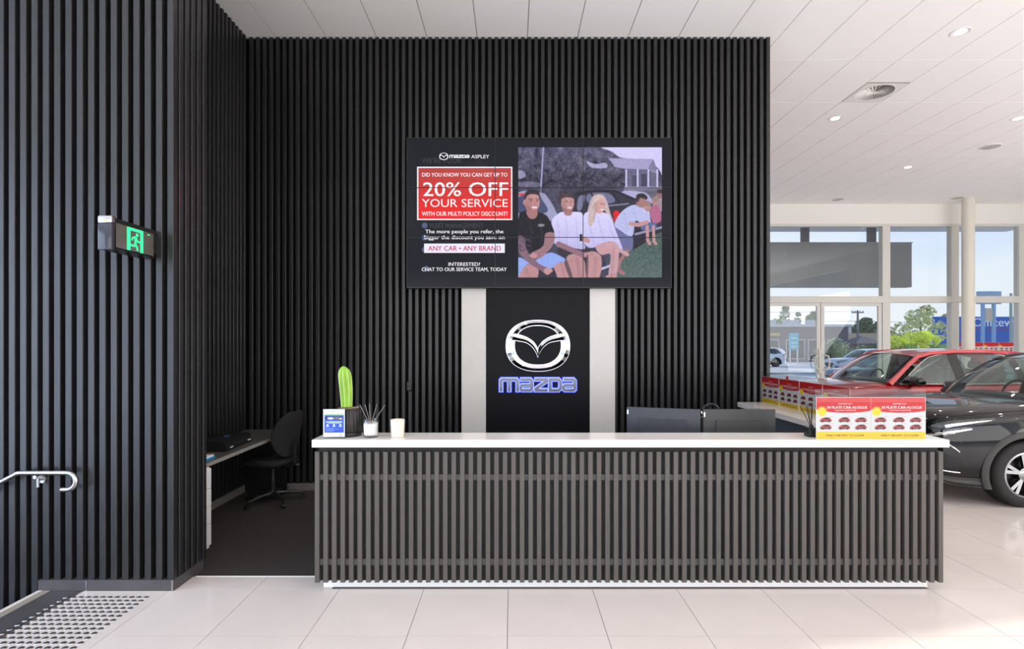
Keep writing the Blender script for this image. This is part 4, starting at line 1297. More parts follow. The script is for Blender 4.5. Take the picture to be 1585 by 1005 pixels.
MB().tube([(rx(53), 0.028, zr - 0.036), (rx(53), 0.028, zr - 0.108)], 0.0095, 10).build('bracket_leg', M_STEEL, hd, True)
MB().lathe([(0.028, 0.058), (0.028, 0.066)], 16, (rx(53), 0, zr - 0.06), 'Y').build('wall_rose', M_STEEL, hd, True)
MB().tube([(rx(53), 0.028, zr - 0.06), (rx(53), 0.060, zr - 0.06)], 0.008, 8).build('rose_arm', M_STEEL, hd, True)
# ================================================================== CEILING FITTINGS
M_LENS = mat('lit_lamp_lens', (255, 250, 240), emit=(255, 250, 240), estr=6.0, var=0)
M_TRIMRING = mat('white_lamp_ring', (238, 235, 231), rough=0.35)
ring_me = MB().lathe([(0.062, 0.0), (0.098, -0.006), (0.102, 0.0), (0.09, 0.004)], 32, caps=False).mesh('trim_ring', M_TRIMRING, True)
lens_me = MB().lathe([(0.0, -0.001), (0.064, -0.001), (0.064, 0.006), (0.0, 0.006)], 28).mesh('lens', M_LENS)
DL = {}
seen_lab = {(5.3, 6.2): 'nearest recessed ceiling downlight at the upper right', (5.3, 8.6): 'ceiling downlight just beyond the round air diffuser',
            (8.3, 8.6): 'ceiling downlight at the right edge, level with the diffuser', (8.3, 11.0): 'farthest lit ceiling downlight before the showroom glazing'}
def downlight(x, y):
    key = (round(x, 1), round(y, 1))
    t = empty('downlight', (x, y, CEIL_Z - 0.001), label=seen_lab.get(key, 'recessed ceiling downlight out of the view of the picture'), cat='downlight', group='recessed ceiling downlights')
    link('trim_ring', ring_me, t)
    link('lens', lens_me, t)
    ld = DL.get('d')
    if ld is None:
        ld = bpy.data.lights.new('downlight_lamp', 'AREA')
        ld.shape = 'DISK'
        ld.size = 0.12
        ld.energy = DOWNLIGHT_W
        ld.color = (1.0, 0.965, 0.92)
        ld.spread = math.radians(150)
        DL['d'] = ld
    lo = bpy.data.objects.new('downlight_lamp', ld)
    C.objects.link(lo)
    lo.parent = t
    lo.location = (0, 0, -0.012)
for x in (-6.7, -3.7, -0.7, 2.3, 5.3, 8.3, 11.3):
    for y in (-3.4, -1.0, 1.4, 3.8, 6.2, 8.6, 11.0):
        if y > 5.5 and x < 5:
            if not (x == 2.3 and y > 8):
                continue
        if (x, y) == (-3.7, 3.8) or (x, y) == (-6.7, 3.8):
            y = 3.2
        downlight(x, y)

# swirl air diffuser
a, b, c, d = DIFF_CELL
df = empty('air_diffuser', ((a + b) / 2, (c + d) / 2, CEIL_Z - 0.002), label='square white ceiling air diffuser with radial swirl blades', cat='air diffuser')
h_ = 0.297
plate = MB()
n = 48
outer = []
for k in range(n):
    t = 2 * PI * k / n
    q = h_ / max(abs(math.cos(t)), abs(math.sin(t)))
    outer.append((q * math.cos(t), q * math.sin(t), 0))
inner = [(0.25 * math.cos(2 * PI * k / n), 0.25 * math.sin(2 * PI * k / n), -0.004) for k in range(n)]
up = [(0.25 * math.cos(2 * PI * k / n), 0.25 * math.sin(2 * PI * k / n), 0.02) for k in range(n)]
plate.loft([outer, inner, up], False)
plate.build('face_plate', M_TRIMRING, df)
MB().lathe([(0.25, 0.02), (0.0, 0.021)], 36).build('duct', mat('dark_duct', (46, 44, 43), rough=0.8), df)
bl = MB()
bl.add([(0.035, -0.005, -0.004), (0.246, -0.019, -0.004), (0.246, 0.010, 0.016), (0.035, 0.004, 0.010)], [(0, 1, 2, 3)])
bl.add([(0.035, -0.005, -0.0055), (0.246, -0.019, -0.0055), (0.246, 0.010, 0.0145), (0.035, 0.004, 0.0085)], [(3, 2, 1, 0)])
blade_me = bl.mesh('blade', M_TRIMRING, fix=False)
for k in range(28):
    link('blade', blade_me, df, (0, 0, 0), (0, 0, 2 * PI * k / 28))
MB().lathe([(0.0, -0.006), (0.04, -0.005), (0.045, 0.012), (0.0, 0.014)], 20).build('hub', M_TRIMRING, df, True)
for (x, y, r, lb) in ((8.97, 9.83, 0.16, 'round white ceiling speaker grille at the far right'), (8.35, 13.45, 0.15, 'small round ceiling grille above the glazed doors'), (11.3, 13.3, 0.15, 'small round ceiling grille beside the cream column')):
    g = empty('ceiling_speaker', (x, y, CEIL_Z - 0.001), label=lb, cat='speaker', group='round ceiling grilles')
    MB().lathe([(r, 0.0), (r, -0.010), (r - 0.012, -0.014), (r - 0.02, -0.010)], 32, caps=False).build('rim', M_TRIMRING, g, True)
    MB().lathe([(r - 0.02, -0.009), (0.0, -0.011)], 32).build('grille', mat('pale_perforated_grille', (190, 188, 182), rough=0.6, var=0.2, nscale=300), g, True)

# ================================================================== CARS
def cr1(xs, ys, x):
    """smooth interpolation through a table"""
    i = int(np.searchsorted(xs, x)) - 1
    i = min(max(i, 0), len(xs) - 2)
    h = xs[i + 1] - xs[i]
    t = min(max((x - xs[i]) / h, 0), 1)
    def sl(k):
        if k <= 0 or k >= len(xs) - 1:
            kk = min(max(k, 0), len(xs) - 2) if k <= 0 else len(xs) - 2
            return (ys[kk + 1] - ys[kk]) / (xs[kk + 1] - xs[kk])
        return (ys[k + 1] - ys[k - 1]) / (xs[k + 1] - xs[k - 1])
    m0, m1 = sl(i) * h, sl(i + 1) * h
    t2, t3 = t * t, t * t * t
    return (2 * t3 - 3 * t2 + 1) * ys[i] + (t3 - 2 * t2 + t) * m0 + (-2 * t3 + 3 * t2) * ys[i + 1] + (t3 - t2) * m1
BX = [0.00, 0.025, 0.07, 0.16, 0.32, 0.60, 0.95, 1.25, 1.70, 2.40, 3.20, 3.80, 4.20, 4.45, 4.55]
BW = [0.50, 0.635, 0.725, 0.80, 0.855, 0.900, 0.918, 0.920, 0.920, 0.920, 0.922, 0.920, 0.890, 0.82, 0.70]
BT = [0.80, 0.870, 0.920, 0.965, 0.995, 1.025, 1.055, 1.085, 1.085, 1.090, 1.105, 1.120, 1.120, 1.09, 1.02]
BB = [0.34, 0.290, 0.255, 0.225, 0.21, 0.20, 0.20, 0.20, 0.20, 0.20, 0.20, 0.21, 0.25, 0.30, 0.36]
BC = [0.02, 0.030, 0.035, 0.040, 0.045, 0.050, 0.045, 0.03, 0.0, 0.0, 0.0, 0.0, 0.0, 0.0, 0.0]
SY = [0.0, 0.40, 0.72, 0.895, 0.965, 1.0, 0.998, 0.985, 0.965, 0.90, 0.0]
def car_sec(x):
    w, t, b, c = cr1(BX, BW, x), cr1(BX, BT, x), cr1(BX, BB, x), cr1(BX, BC, x)
    mid = b + (t - b) * 0.58
    zs = [t + c, t + 0.92 * c, t + 0.55 * c, t - 0.022, t - 0.10, mid + 0.03, b + (t - b) * 0.36, b + (t - b) * 0.20, b + (t - b) * 0.09, b, b]
    return [(SY[k] * w, zs[k]) for k in range(11)]
UU = list(range(11))
def car_pt(x, u, off=0.0):
    s = car_sec(x)
    y = cr1(UU, [p[0] for p in s], u)
    z = cr1(UU, [p[1] for p in s], u)
    if off:
        e_ = 0.02
        a_ = Vector((min(x + e_, 4.5), *car_uv(min(x + e_, 4.5), u))) - Vector((max(x - e_, 0), *car_uv(max(x - e_, 0), u)))
        b_ = Vector((x, *car_uv(x, u + 0.03))) - Vector((x, *car_uv(x, max(u - 0.03, 0))))
        nn = a_.cross(b_)
        if nn.length > 1e-9:
            nn.normalize()
            if nn.y < 0 or (abs(nn.y) < 1e-4 and nn.z < 0):
                nn = -nn
            return (x + nn.x * off, y + nn.y * off, z + nn.z * off)
    return (x, y, z)
def car_uv(x, u):
    s = car_sec(x)
    return cr1(UU, [p[0] for p in s], u), cr1(UU, [p[1] for p in s], u)
WX = (0.90, 3.60)
WR = 0.355
def body_base_mesh():
    mb = MB()
    xs = sorted(set([0, 0.008, 0.018, 0.03, 0.05, 0.07, 0.1, 0.13, 0.16, 0.2, 0.25, 0.3, 0.36, 0.43] + [0.5 + 0.08 * k for k in range(49)] + [4.45, 4.48, 4.51, 4.53, 4.55]))
    us = [0.25 * k for k in range(41)]
    rings = []
    for x in xs:
        h = [car_pt(x, u) for u in us]
        rings.append([(p[0], -p[1], p[2]) for p in h] + [(p[0], p[1], p[2]) for p in h[-2:0:-1]])
    mb.loft(rings, True)
    me = mb.mesh('car_body')
    o = link('tmp_body', me)
    cut = MB()
    for wx in WX:
        cut.lathe([(0.405, -1.2), (0.405, -0.66)], 40, (wx, 0, WR), 'Y')
        cut.lathe([(0.405, 0.66), (0.405, 1.2)], 40, (wx, 0, WR), 'Y')
        for s0, s1 in ((-1.2, -0.66), (0.66, 1.2)):
            cut.box(wx - 0.405, wx + 0.405, s0, s1, -0.2, WR)
    res = me
    co_ = []
    # cut one solid at a time so that overlapping cutters stay clean
    for wx in WX:
        for s0, s1 in ((-1.2, -0.66), (0.66, 1.2)):
            q = MB()
            prof = [(0.405 * math.cos(t), 0.405 * math.sin(t)) for t in [PI * k / 28 for k in range(29)]] + [(-0.405, -0.5), (0.405, -0.5)]
            q.prism([(wx + p[0], WR + p[1]) for p in prof], s0, s1, 'XZ')
            co = link('tmp_cut', q.mesh('tmp_cut'))
            co_.append(co)
            md = o.modifiers.new('b', 'BOOLEAN')
            md.operation = 'DIFFERENCE'
            md.solver = 'EXACT'
            md.object = co
    bpy.context.view_layer.update()
    dg = bpy.context.evaluated_depsgraph_get()
    res = bpy.data.meshes.new_from_object(o.evaluated_get(dg))
    for q in [o] + co_:
        bpy.data.objects.remove(q, do_unlink=True)
    res.name = 'car_body'
    res.materials.clear()
    res.shade_smooth()
    res.set_sharp_from_angle(angle=math.radians(32))
    well = []
    for p in res.polygons:
        c_ = p.center
        w_ = False
        for wx in WX:
            r_ = math.hypot(c_.x - wx, c_.z - WR)
            if abs(c_.y) > 0.60 and abs(c_.y) < 0.93 and r_ < 0.409 and (abs(p.normal.y) < 0.3 or abs(abs(c_.y) - 0.66) < 0.004):
                w_ = True
            if abs(c_.y) > 0.655 and abs(abs(c_.x - wx) - 0.405) < 0.004 and c_.z < WR and abs(p.normal.y) < 0.3:
                w_ = True
        well.append(w_)
    for p, w_ in zip(res.polygons, well):
        p.material_index = 1 if w_ else 0
    return res
CAR_BODY = body_base_mesh()
M_TYRE = mat('black_tyre_rubber', (30, 29, 28), rough=0.75, var=0.1)
M_RIM = mat('machined_alloy', (150, 150, 150), rough=0.2, metal=1.0)
M_RIMDARK = mat('dark_alloy', (34, 34, 36), rough=0.3, metal=0.6)
M_CLAD = mat('grey_black_cladding', (58, 57, 56), rough=0.5, var=0.06)
M_TINT = glass_mat('tinted_car_glass', (0.62, 0.70, 0.68))
M_SCREEN = glass_mat('clear_windscreen', (0.78, 0.86, 0.84))
M_LEATHER = mat('black_leather', (36, 37, 38), rough=0.38, var=0.08)
M_GRILLE = mat('black_grille', (14, 14, 15), rough=0.3)
M_LAMP = mat('clear_headlamp', (210, 210, 214), rough=0.15, metal=0.9, coat=1.0, var=0.3, nscale=30)
M_LAMPDARK = mat('dark_headlamp', (20, 20, 22), rough=0.05, coat=1.0)
M_TAIL = mat('red_tail_lamp', (150, 12, 16), rough=0.1, coat=1.0)
CACHE = {}
def cached(key, fn, m, smooth=True, angle=40):
    if key not in CACHE:
        CACHE[key] = fn().mesh(key, m, smooth, angle)
    return CACHE[key]
def GY(z, zb=1.085, zt=1.60):
    t = (z - zb) / (zt - zb)
    return 0.845 - 0.225 * t - 0.02 * math.sin(PI * min(max(t, 0), 1)) * -1
def side_poly(pts, s, off=0.0, thick=0.008):
    mb = MB()
    a = [(x, s * (GY(z) + off), z) for x, z in pts]
    b = [(x, s * (GY(z) + off - thick), z) for x, z in pts]
    n_ = len(pts)
    mb.add(a + b, [tuple(range(n_)), tuple(reversed(range(n_, 2 * n_)))] + [(j, (j + 1) % n_, n_ + (j + 1) % n_, n_ + j) for j in range(n_)])
    return mb
def strip(path, wdt, thick):
    """flat bar following 3D points, its width in the plane of the car's side"""
    rings = []
    P_ = [Vector(p) for p in path]
    for i, p in enumerate(P_):
        t = (P_[min(i + 1, len(P_) - 1)] - P_[max(i - 1, 0)]).normalized()
        s = 1 if p.y > 0 else -1
        o_ = Vector((0, s, 0.35)).normalized()
        w_ = t.cross(o_).normalized()
        o_ = w_.cross(t).normalized() * (1 if w_.cross(t).dot(o_) > 0 else -1)
        ww = wdt[i] if isinstance(wdt, (list, tuple)) else wdt
        rings.append([p + w_ * ww / 2, p + w_ * ww * 0.32 + o_ * thick / 2, p - w_ * ww * 0.32 + o_ * thick / 2, p - w_ * ww / 2, p - w_ * ww * 0.3 - o_ * thick / 2, p + w_ * ww * 0.3 - o_ * thick / 2])
    return MB().loft(rings)
ROOFX = [1.93, 2.20, 2.60, 3.10, 3.60, 4.00, 4.12]
ROOFZ = [1.585, 1.635, 1.668, 1.670, 1.640, 1.580, 1.555]
ROOFE = [1.545, 1.592, 1.622, 1.624, 1.592, 1.535, 1.515]   # height of the roof edge
ROOFW = [0.600, 0.605, 0.610, 0.610, 0.600, 0.580, 0.570]
def roof_fn(u, v):
    x = 1.93 + u * 2.19
    q = 2 * v - 1
    w = cr1(ROOFX, ROOFW, x)
    zc, ze = cr1(ROOFX, ROOFZ, x), cr1(ROOFX, ROOFE, x)
    return (x - 0.05 * (1 - q * q) * (1 - u), q * (w + 0.01), ze + (zc - ze) * (1 - abs(q) ** 2.4))
def ws_fn(u, v):
    q = 2 * v - 1
    xb = 1.36 - 0.20 * (1 - q * q)
    xt = 1.95 - 0.06 * (1 - q * q)
    yb, yt = 0.775 * q, 0.590 * q
    zb = 1.085 + 0.03 * (1 - q * q)
    zt = 1.548 + 0.042 * (1 - abs(q) ** 2.4)
    return (xb + (xt - xb) * u - 0.035 * math.sin(PI * u), yb + (yt - yb) * u, zb + (zt - zb) * u + 0.02 * math.sin(PI * u))
def rw_fn(u, v):
    q = 2 * v - 1
    return (4.42 - 0.32 * u + 0.03 * (1 - q * q), (0.70 - 0.14 * u) * q, 1.12 + 0.40 * u + 0.03 * (1 - abs(q) ** 2.4) * u)
DLO_F = [(1.545, 1.100), (1.72, 1.235), (1.98, 1.430), (2.14, 1.520), (2.30, 1.557), (2.49, 1.578), (2.51, 1.100)]
DLO_R = [(2.66, 1.100), (2.64, 1.583), (2.95, 1.588), (3.25, 1.575), (3.46, 1.545), (3.58, 1.110)]
DLO_Q = [(3.66, 1.130), (3.55, 1.528), (3.76, 1.470), (3.93, 1.370), (4.00, 1.280), (3.92, 1.200)]
def seat_mesh():
    mb = MB()
    mb.rbox(-0.06, 0.06, -0.23, 0.23, 0.0, 0.34, 0.05, 3)
    mb.rbox(-0.10, -0.02, -0.235, -0.17, 0.0, 0.30, 0.03, 2)
    mb.rbox(-0.10, -0.02, 0.17, 0.235, 0.0, 0.30, 0.03, 2)
    return mb
def headrest_mesh():
    return MB().rbox(-0.035, 0.055, -0.135, 0.135, 0.36, 0.53, 0.04, 3).tube([(0.01, -0.06, 0.32), (0.01, -0.06, 0.38)], 0.007, 6).tube([(0.01, 0.06, 0.32), (0.01, 0.06, 0.38)], 0.007, 6)
def wheel(parent, wx, s):
    y0 = s * 0.905
    w = link('wheel', cached('tyre', lambda: MB().lathe([(0.235, 0.0), (0.262, 0.012), (0.315, 0.014), (0.342, 0.002), (WR, -0.03), (WR, -0.20), (0.34, -0.222), (0.26, -0.225), (0.235, -0.20)], 56, (0, 0, 0), 'Y', caps=False), M_TYRE, True, 50), parent, (wx, y0, WR), (0, 0, 0 if s > 0 else PI))
    link('rim', cached('rim', lambda: MB().lathe([(0.238, -0.20), (0.238, 0.002), (0.246, 0.008), (0.228, 0.010), (0.218, -0.006), (0.212, -0.19)], 48, (0, 0, 0), 'Y', caps=False), M_RIM, True, 30), w)
    def spokes():
        mb = MB()
        for k in range(5):
            for dq in (-0.16, 0.16):
                a_ = 2 * PI * k / 5 + PI / 2
                c_, s_ = math.cos(a_), math.sin(a_)
                c2, s2 = math.cos(a_ + dq), math.sin(a_ + dq)
                pa, pb = Vector((0.055 * c_, -0.012, 0.055 * s_)), Vector((0.222 * c2, -0.004, 0.222 * s2))
                nn = Vector((-s2, 0, c2))
                rings = []
                for p_, ww in ((pa, 0.018), (pb, 0.024)):
                    rings.append([p_ + nn * ww + Vector((0, -0.03, 0)), p_ + nn * ww * 0.8, p_ - nn * ww * 0.8, p_ - nn * ww + Vector((0, -0.03, 0))])
                mb.loft(rings)
        mb.lathe([(0.07, -0.05), (0.072, -0.014), (0.045, 0.0), (0.0, 0.002)], 24, (0, 0, 0), 'Y')
        return mb
    link('spokes', cached('spokes', spokes, M_RIM, True, 30), w)
    link('brake_disc', cached('brake_disc', lambda: MB().lathe([(0.16, -0.09), (0.16, -0.075), (0.0, -0.075)], 30, (0, 0, 0), 'Y'), M_RIMDARK), w)
    link('wheel_backing', cached('wheel_backing', lambda: MB().lathe([(0.212, -0.12), (0.212, -0.118), (0.0, -0.118)], 30, (0, 0, 0), 'Y'), M_RIMDARK), w)
def patch(x0, x1, u0, u1, s, off, nx=14, nu=5):
    f0 = u0 if callable(u0) else (lambda t: u0)
    f1 = u1 if callable(u1) else (lambda t: u1)
    def fn(a_, b_):
        x = x0 + (x1 - x0) * a_
        u = f0(a_) + (f1(a_) - f0(a_)) * b_
        p = car_pt(x, u, off)
        return (p[0], s * p[1], p[2])
    return MB().grid(nx, nu, fn)
def arch(wx, s):
    rings = []
    angs = [(-0.50 + (PI + 1.0) * k / 30) for k in range(31)]
    for t in angs:
        c_, q_ = math.cos(t), math.sin(t)
        ring = []
        for rr, yo in ((0.400, 0.004), (0.405, 0.022), (0.440, 0.024), (0.462, 0.006), (0.462, -0.05), (0.400, -0.05)):
            z = max(WR + rr * q_, 0.20)
            x = wx + rr * c_ if WR + rr * q_ > 0.20 else wx + math.copysign(rr * math.cos(math.asin(max(-1, (0.20 - WR) / rr))), c_)
            ring.append((x, s * (cr1(BX, BW, min(max(x, 0), 4.55)) * 0.998 + yo), z))
        rings.append(ring)
    return MB().loft(rings)
def make_car(paint, loc, rz, label, group=None, detail=True):
    t = empty('car', loc, rz, label, 'car', group)
    me = CAR_BODY.copy()
    me.materials.append(paint)
    me.materials.append(M_GRILLE)
    for p in me.polygons:
        p.material_index = min(p.material_index, 1)
    # slot order: paint first
    link('body', me, t)
    MB().grid(20, 18, roof_fn).build('roof', paint, t, True, 60)
    for s in (-1, 1):
        apath = [(1.40, s * 0.800, 1.085), (1.60, s * 0.742, 1.245), (1.80, s * 0.682, 1.405), (1.98, s * 0.630, 1.530), (2.20, s * 0.622, 1.590), (2.60, s * 0.622, 1.618),
                 (3.10, s * 0.622, 1.620), (3.60, s * 0.612, 1.588), (3.90, s * 0.600, 1.545), (4.10, s * 0.585, 1.512)]
        strip(apath, [0.10, 0.085, 0.08, 0.085, 0.085, 0.08, 0.08, 0.09, 0.10, 0.10], 0.07).build('pillar_rail', paint, t, True, 50)
        strip([(4.06, s * 0.60, 1.52), (4.22, s * 0.68, 1.33), (4.36, s * 0.76, 1.12)], [0.22, 0.30, 0.36], 0.06).build('rear_pillar', paint, t, True, 50)
        link('front_side_glass', cached('fsg%d' % s, lambda: side_poly(DLO_F, s), M_SCREEN, False), t)
        link('rear_side_glass', cached('rsg%d' % s, lambda: side_poly(DLO_R, s), M_TINT, False), t)
        link('quarter_glass', cached('qsg%d' % s, lambda: side_poly(DLO_Q, s), M_TINT, False), t)
        link('centre_pillar', cached('bp%d' % s, lambda: side_poly([(2.505, 1.07), (2.665, 1.07), (2.645, 1.60), (2.485, 1.595)], s, 0.004, 0.05), M_GRILLE, False), t)
        link('rear_door_pillar', cached('cp%d' % s, lambda: side_poly([(3.57, 1.08), (3.68, 1.10), (3.56, 1.55), (3.45, 1.56)], s, 0.004, 0.03), M_GRILLE, False), t)
        link('window_trim', cached('wt%d' % s, lambda: MB().tube([(x, s * (GY(z) + 0.006), z) for x, z in [(4.0, 1.28), (3.93, 1.375), (3.76, 1.478), (3.46, 1.556), (3.25, 1.583), (2.95, 1.596), (2.49, 1.586), (2.30, 1.565), (2.14, 1.528), (1.98, 1.438), (1.72, 1.243), (1.53, 1.098), (2.6, 1.092), (3.6, 1.104), (3.92, 1.195), (4.0, 1.28)]], 0.007, 6), M_CHROME if not detail else M_STEEL, True), t)
        link('mirror_sail', cached('ms%d' % s, lambda: side_poly([(1.47, 1.085), (1.72, 1.085), (1.72, 1.235)], s, 0.006, 0.02), M_GRILLE, False), t)
        mr_ = link('door_mirror', cached('mir%d' % s, lambda: MB().loft([[(1.70 + dx, s * (0.885 + yy), 1.075 + 0.075 + 0.075 * f * math.sin(a_) + 0.0) if False else (1.70 + dx + 0.095 * f * math.cos(a_), s * (0.885 + yy * 1.2), 1.150 + 0.082 * f * math.sin(a_)) for a_ in [2 * PI * j / 20 for j in range(20)]]
                                  for yy, f, dx in ((0.0, 0.72, 0.02), (0.03, 0.95, 0.01), (0.10, 1.0, 0.0), (0.17, 0.85, 0.01), (0.205, 0.45, 0.02))]), M_BLACKGLOSS, True, 60), t)
        link('mirror_foot', cached('mirf%d' % s, lambda: MB().tube([(1.70, s * 0.85, 1.07), (1.70, s * 0.905, 1.085), (1.71, s * 0.93, 1.12)], [0.03, 0.028, 0.03], 10), M_BLACKGLOSS), mr_)
        for wx in WX:
            link('arch_cladding', cached('arch%d%d' % (s, int(wx)), lambda: arch(wx, s), M_CLAD, True, 40), t)
            wheel(t, wx, s)
        link('sill_cladding', cached('sill%d' % s, lambda: patch(1.34, 3.16, 7.2, 9.2, s, 0.010, 20, 5), M_CLAD), t)
        link('bumper_cladding', cached('bump%d' % s, lambda: patch(0.02, 0.47, 7.6, 9.2, s, 0.008, 12, 4), M_CLAD), t)
        hl_ = link('headlamp', cached('hl%d' % s, lambda: patch(0.060, 0.60, lambda q: 3.55 + 0.15 * q, lambda q: 4.75 - 0.85 * q, s, 0.006, 18, 5), M_LAMPDARK), t)
        link('lamp_lens', cached('hl2%d' % s, lambda: patch(0.14, 0.56, lambda q: 3.92 - 0.02 * q, lambda q: 4.18 - 0.25 * q, s, 0.009, 12, 3), M_LAMP), hl_)
        link('lamp_strip', cached('hl3%d' % s, lambda: patch(0.07, 0.36, lambda q: 4.42 - 0.1 * q, lambda q: 4.58 - 0.2 * q, s, 0.009, 10, 2), M_LAMP), hl_)
        link('chrome_wing', cached('cw%d' % s, lambda: MB().tube([(-0.012, s * 0.0, 0.50), (-0.012, s * 0.22, 0.50), (-0.012, s * 0.36, 0.54), (-0.008, s * 0.47, 0.66), (0.030, s * 0.655, 0.735), (0.09, s * 0.745, 0.775), (0.20, s * 0.825, 0.790)], [0.014, 0.016, 0.02, 0.024, 0.022, 0.016, 0.006], 8), M_CHROME), t)
        link('bumper_intake', cached('bi%d' % s, lambda: patch(0.012, 0.24, lambda q: 5.35 + 0.55 * q, lambda q: 6.95 - 0.1 * q, s, 0.004, 12, 4), M_CLAD if not detail else M_INTAKE), t)
        link('bumper_chrome', cached('bc%d' % s, lambda: MB().tube([(lambda p: (p[0], s * p[1], p[2]))(car_pt(x, 7.05, 0.008)) for x in (0.01, 0.03, 0.06, 0.10, 0.15, 0.20, 0.25)], 0.007, 6), M_CHROME), t)
        link('bumper_blade', cached('bb%d' % s, lambda: MB().tube([(lambda p: (p[0], s * p[1], p[2]))(car_pt(0.05 + 0.19 * q, 4.75 + 0.75 * q ** 1.2, 0.006)) for q in [k / 8 for k in range(9)]], [0.012, 0.012, 0.011, 0.010, 0.009, 0.008, 0.007, 0.005, 0.003], 6), M_CHROME), t)
        link('tail_lamp', cached('tl%d' % s, lambda: patch(4.20, 4.53, 3.3, 4.4, s, 0.006, 10, 4), M_TAIL), t)
        for hx in (2.28, 3.32):
            link('door_handle', cached('dh%d%d' % (s, int(hx)), lambda: MB().tube([(hx - 0.09, s * 0.905, 0.965), (hx - 0.07, s * 0.925, 0.967), (hx + 0.07, s * 0.925, 0.972), (hx + 0.09, s * 0.905, 0.972)], 0.012, 8), M_CHROME), t)
        # shut lines of the doors
        for hx in (1.50, 2.58, 3.50):
            link('shut_line', cached('sl%d%d' % (s, int(hx * 100)), lambda: MB().tube([(lambda p: (p[0], s * p[1], p[2]))(car_pt(hx, u, 0.0005)) for u in [3.2 + 0.4 * k for k in range(10)]], 0.0035, 4), M_GRILLE), t)
        link('bonnet_line', cached('bl%d' % s, lambda: MB().tube([(lambda p: (p[0], s * p[1], p[2]))(car_pt(x, 2.95, 0.0005)) for x in [0.12 + 0.1 * k for k in range(12)]], 0.004, 4), M_GRILLE), t)
    link('windscreen', cached('ws', lambda: MB().grid(12, 18, ws_fn), M_SCREEN), t)
    link('rear_screen', cached('rws', lambda: MB().grid(8, 14, rw_fn), M_TINT), t)
    link('cowl', cached('cowl', lambda: MB().grid(3, 18, lambda u, v: (lambda p: (p[0] - 0.10 + 0.11 * u, p[1], p[2] + 0.002 - 0.012 * (1 - u) + 0.006))(ws_fn(0, v))), M_GRILLE), t)
    link('grille', cached('grille', lambda: MB().prism([(-0.46, 0.76), (-0.40, 0.56), (-0.24, 0.47), (0.24, 0.47), (0.40, 0.56), (0.46, 0.76), (0.30, 0.785), (-0.30, 0.785)], -0.010, 0.004, 'YZ'), M_GRILLE, False), t)
    e_ = link('nose_emblem', cached('nem', lambda: MB().lathe([(0.055, 0.0), (0.06, -0.012), (0.045, -0.02), (0.04, -0.012)], 24, (-0.010, 0, 0.665), 'X', caps=False), M_CHROME), t)
    link('number_plate', cached('npl', lambda: MB().box(-0.02, -0.010, -0.19, 0.19, 0.40, 0.49), M_WHITE, False), t)
    link('front_valance', cached('fv', lambda: MB().box(-0.004, 0.02, -0.50, 0.50, 0.34, 0.44), M_CLAD, False), t)
    # cabin
    link('dashboard', cached('dash', lambda: MB().rbox(1.42, 1.86, -0.70, 0.70, 1.02, 1.135, 0.04, 3), M_LEATHER), t)
    link('steering_wheel', cached('stw', lambda: MB().tube([(1.98 + 0.06 * math.sin(2 * PI * k / 24), 0.36 + 0.17 * math.cos(2 * PI * k / 24), 1.12 + 0.16 * math.sin(2 * PI * k / 24)) for k in range(24)], 0.015, 8, closed=True), M_LEATHER), t)
    for y in (-0.37, 0.37):
        st = link('seat_back', cached('seatb', seat_mesh, M_LEATHER), t, (2.46, y, 1.02), (0, 0.16, 0))
        link('headrest', cached('headr', headrest_mesh, M_LEATHER), st)
    for y in (-0.42, 0.0, 0.42):
        st = link('rear_seat', cached('seatr', lambda: MB().rbox(-0.05, 0.05, -0.21, 0.21, 0.0, 0.27, 0.04, 3), M_LEATHER), t, (3.42, y, 1.04), (0, 0.22, 0))
        link('headrest', cached('headr2', lambda: MB().rbox(-0.03, 0.05, -0.12, 0.12, 0.28, 0.42, 0.035, 3), M_LEATHER), st)
    return t
M_BLACKGLOSS = mat('gloss_black_plastic', (16, 16, 17), rough=0.08, coat=1.0)
M_INTAKE = mat('satin_intake', (20, 20, 21), rough=0.3)
M_PAINT_BLACK = mat('black_car_paint', (6, 6, 7), rough=0.3, metal=0.0, spec=0.1, coat=0.8, coat_rough=0.015, var=0.0)
M_PAINT_RED = mat('red_car_paint', (176, 10, 26), rough=0.28, metal=0.25, coat=1.0, coat_rough=0.015, var=0.0)
blk = make_car(M_PAINT_BLACK, (4.62, 6.53, 0), 0.0, 'glossy black SUV nosing in behind the right end of the counter')
MB().add(*(lambda q: ([(x - 0.0, y, z) for x, y, z in q.v], q.f))(MB().grid(1, 1, lambda u, v: (lambda p: (p[0] + 0.03, p[1], p[2] - 0.005))(ws_fn(0.28 + 0.42 * u, 0.60 + 0.34 * v))))).build('windscreen_card', mat('grey_show_card', (84, 82, 82), rough=0.5), blk)
make_car(M_PAINT_RED, (4.80, 9.42, 0), 0.0, 'red SUV parked broadside behind the black one')

# ================================================================== OUTSIDE
GZ = -0.30
gnd = MB().box(-120, 160, 14.1, 220, GZ - 0.3, GZ).box(14.4, 160, -80, 14.1, GZ - 0.3, GZ).box(-120, 14.4, -80, -5.2, GZ - 0.3, GZ).box(-120, -8.2, -5.2, 14.1, GZ - 0.3, GZ).build('ground', mat('pale_asphalt', (186, 185, 186), rough=0.85, var=0.12, nscale=0.6))
tag(gnd, kind='structure')
MB().box(-20, 60, 34.0, 35.0, GZ, GZ + 0.12).build('kerb', mat('concrete_kerb', (186, 184, 178), rough=0.8), gnd)
for k in range(9):
    MB().box(9 + 2.8 * k, 9.12 + 2.8 * k, 18.5, 23.5, GZ, GZ + 0.006).build('bay_line', mat('white_road_paint', (226, 226, 224), rough=0.7), gnd)
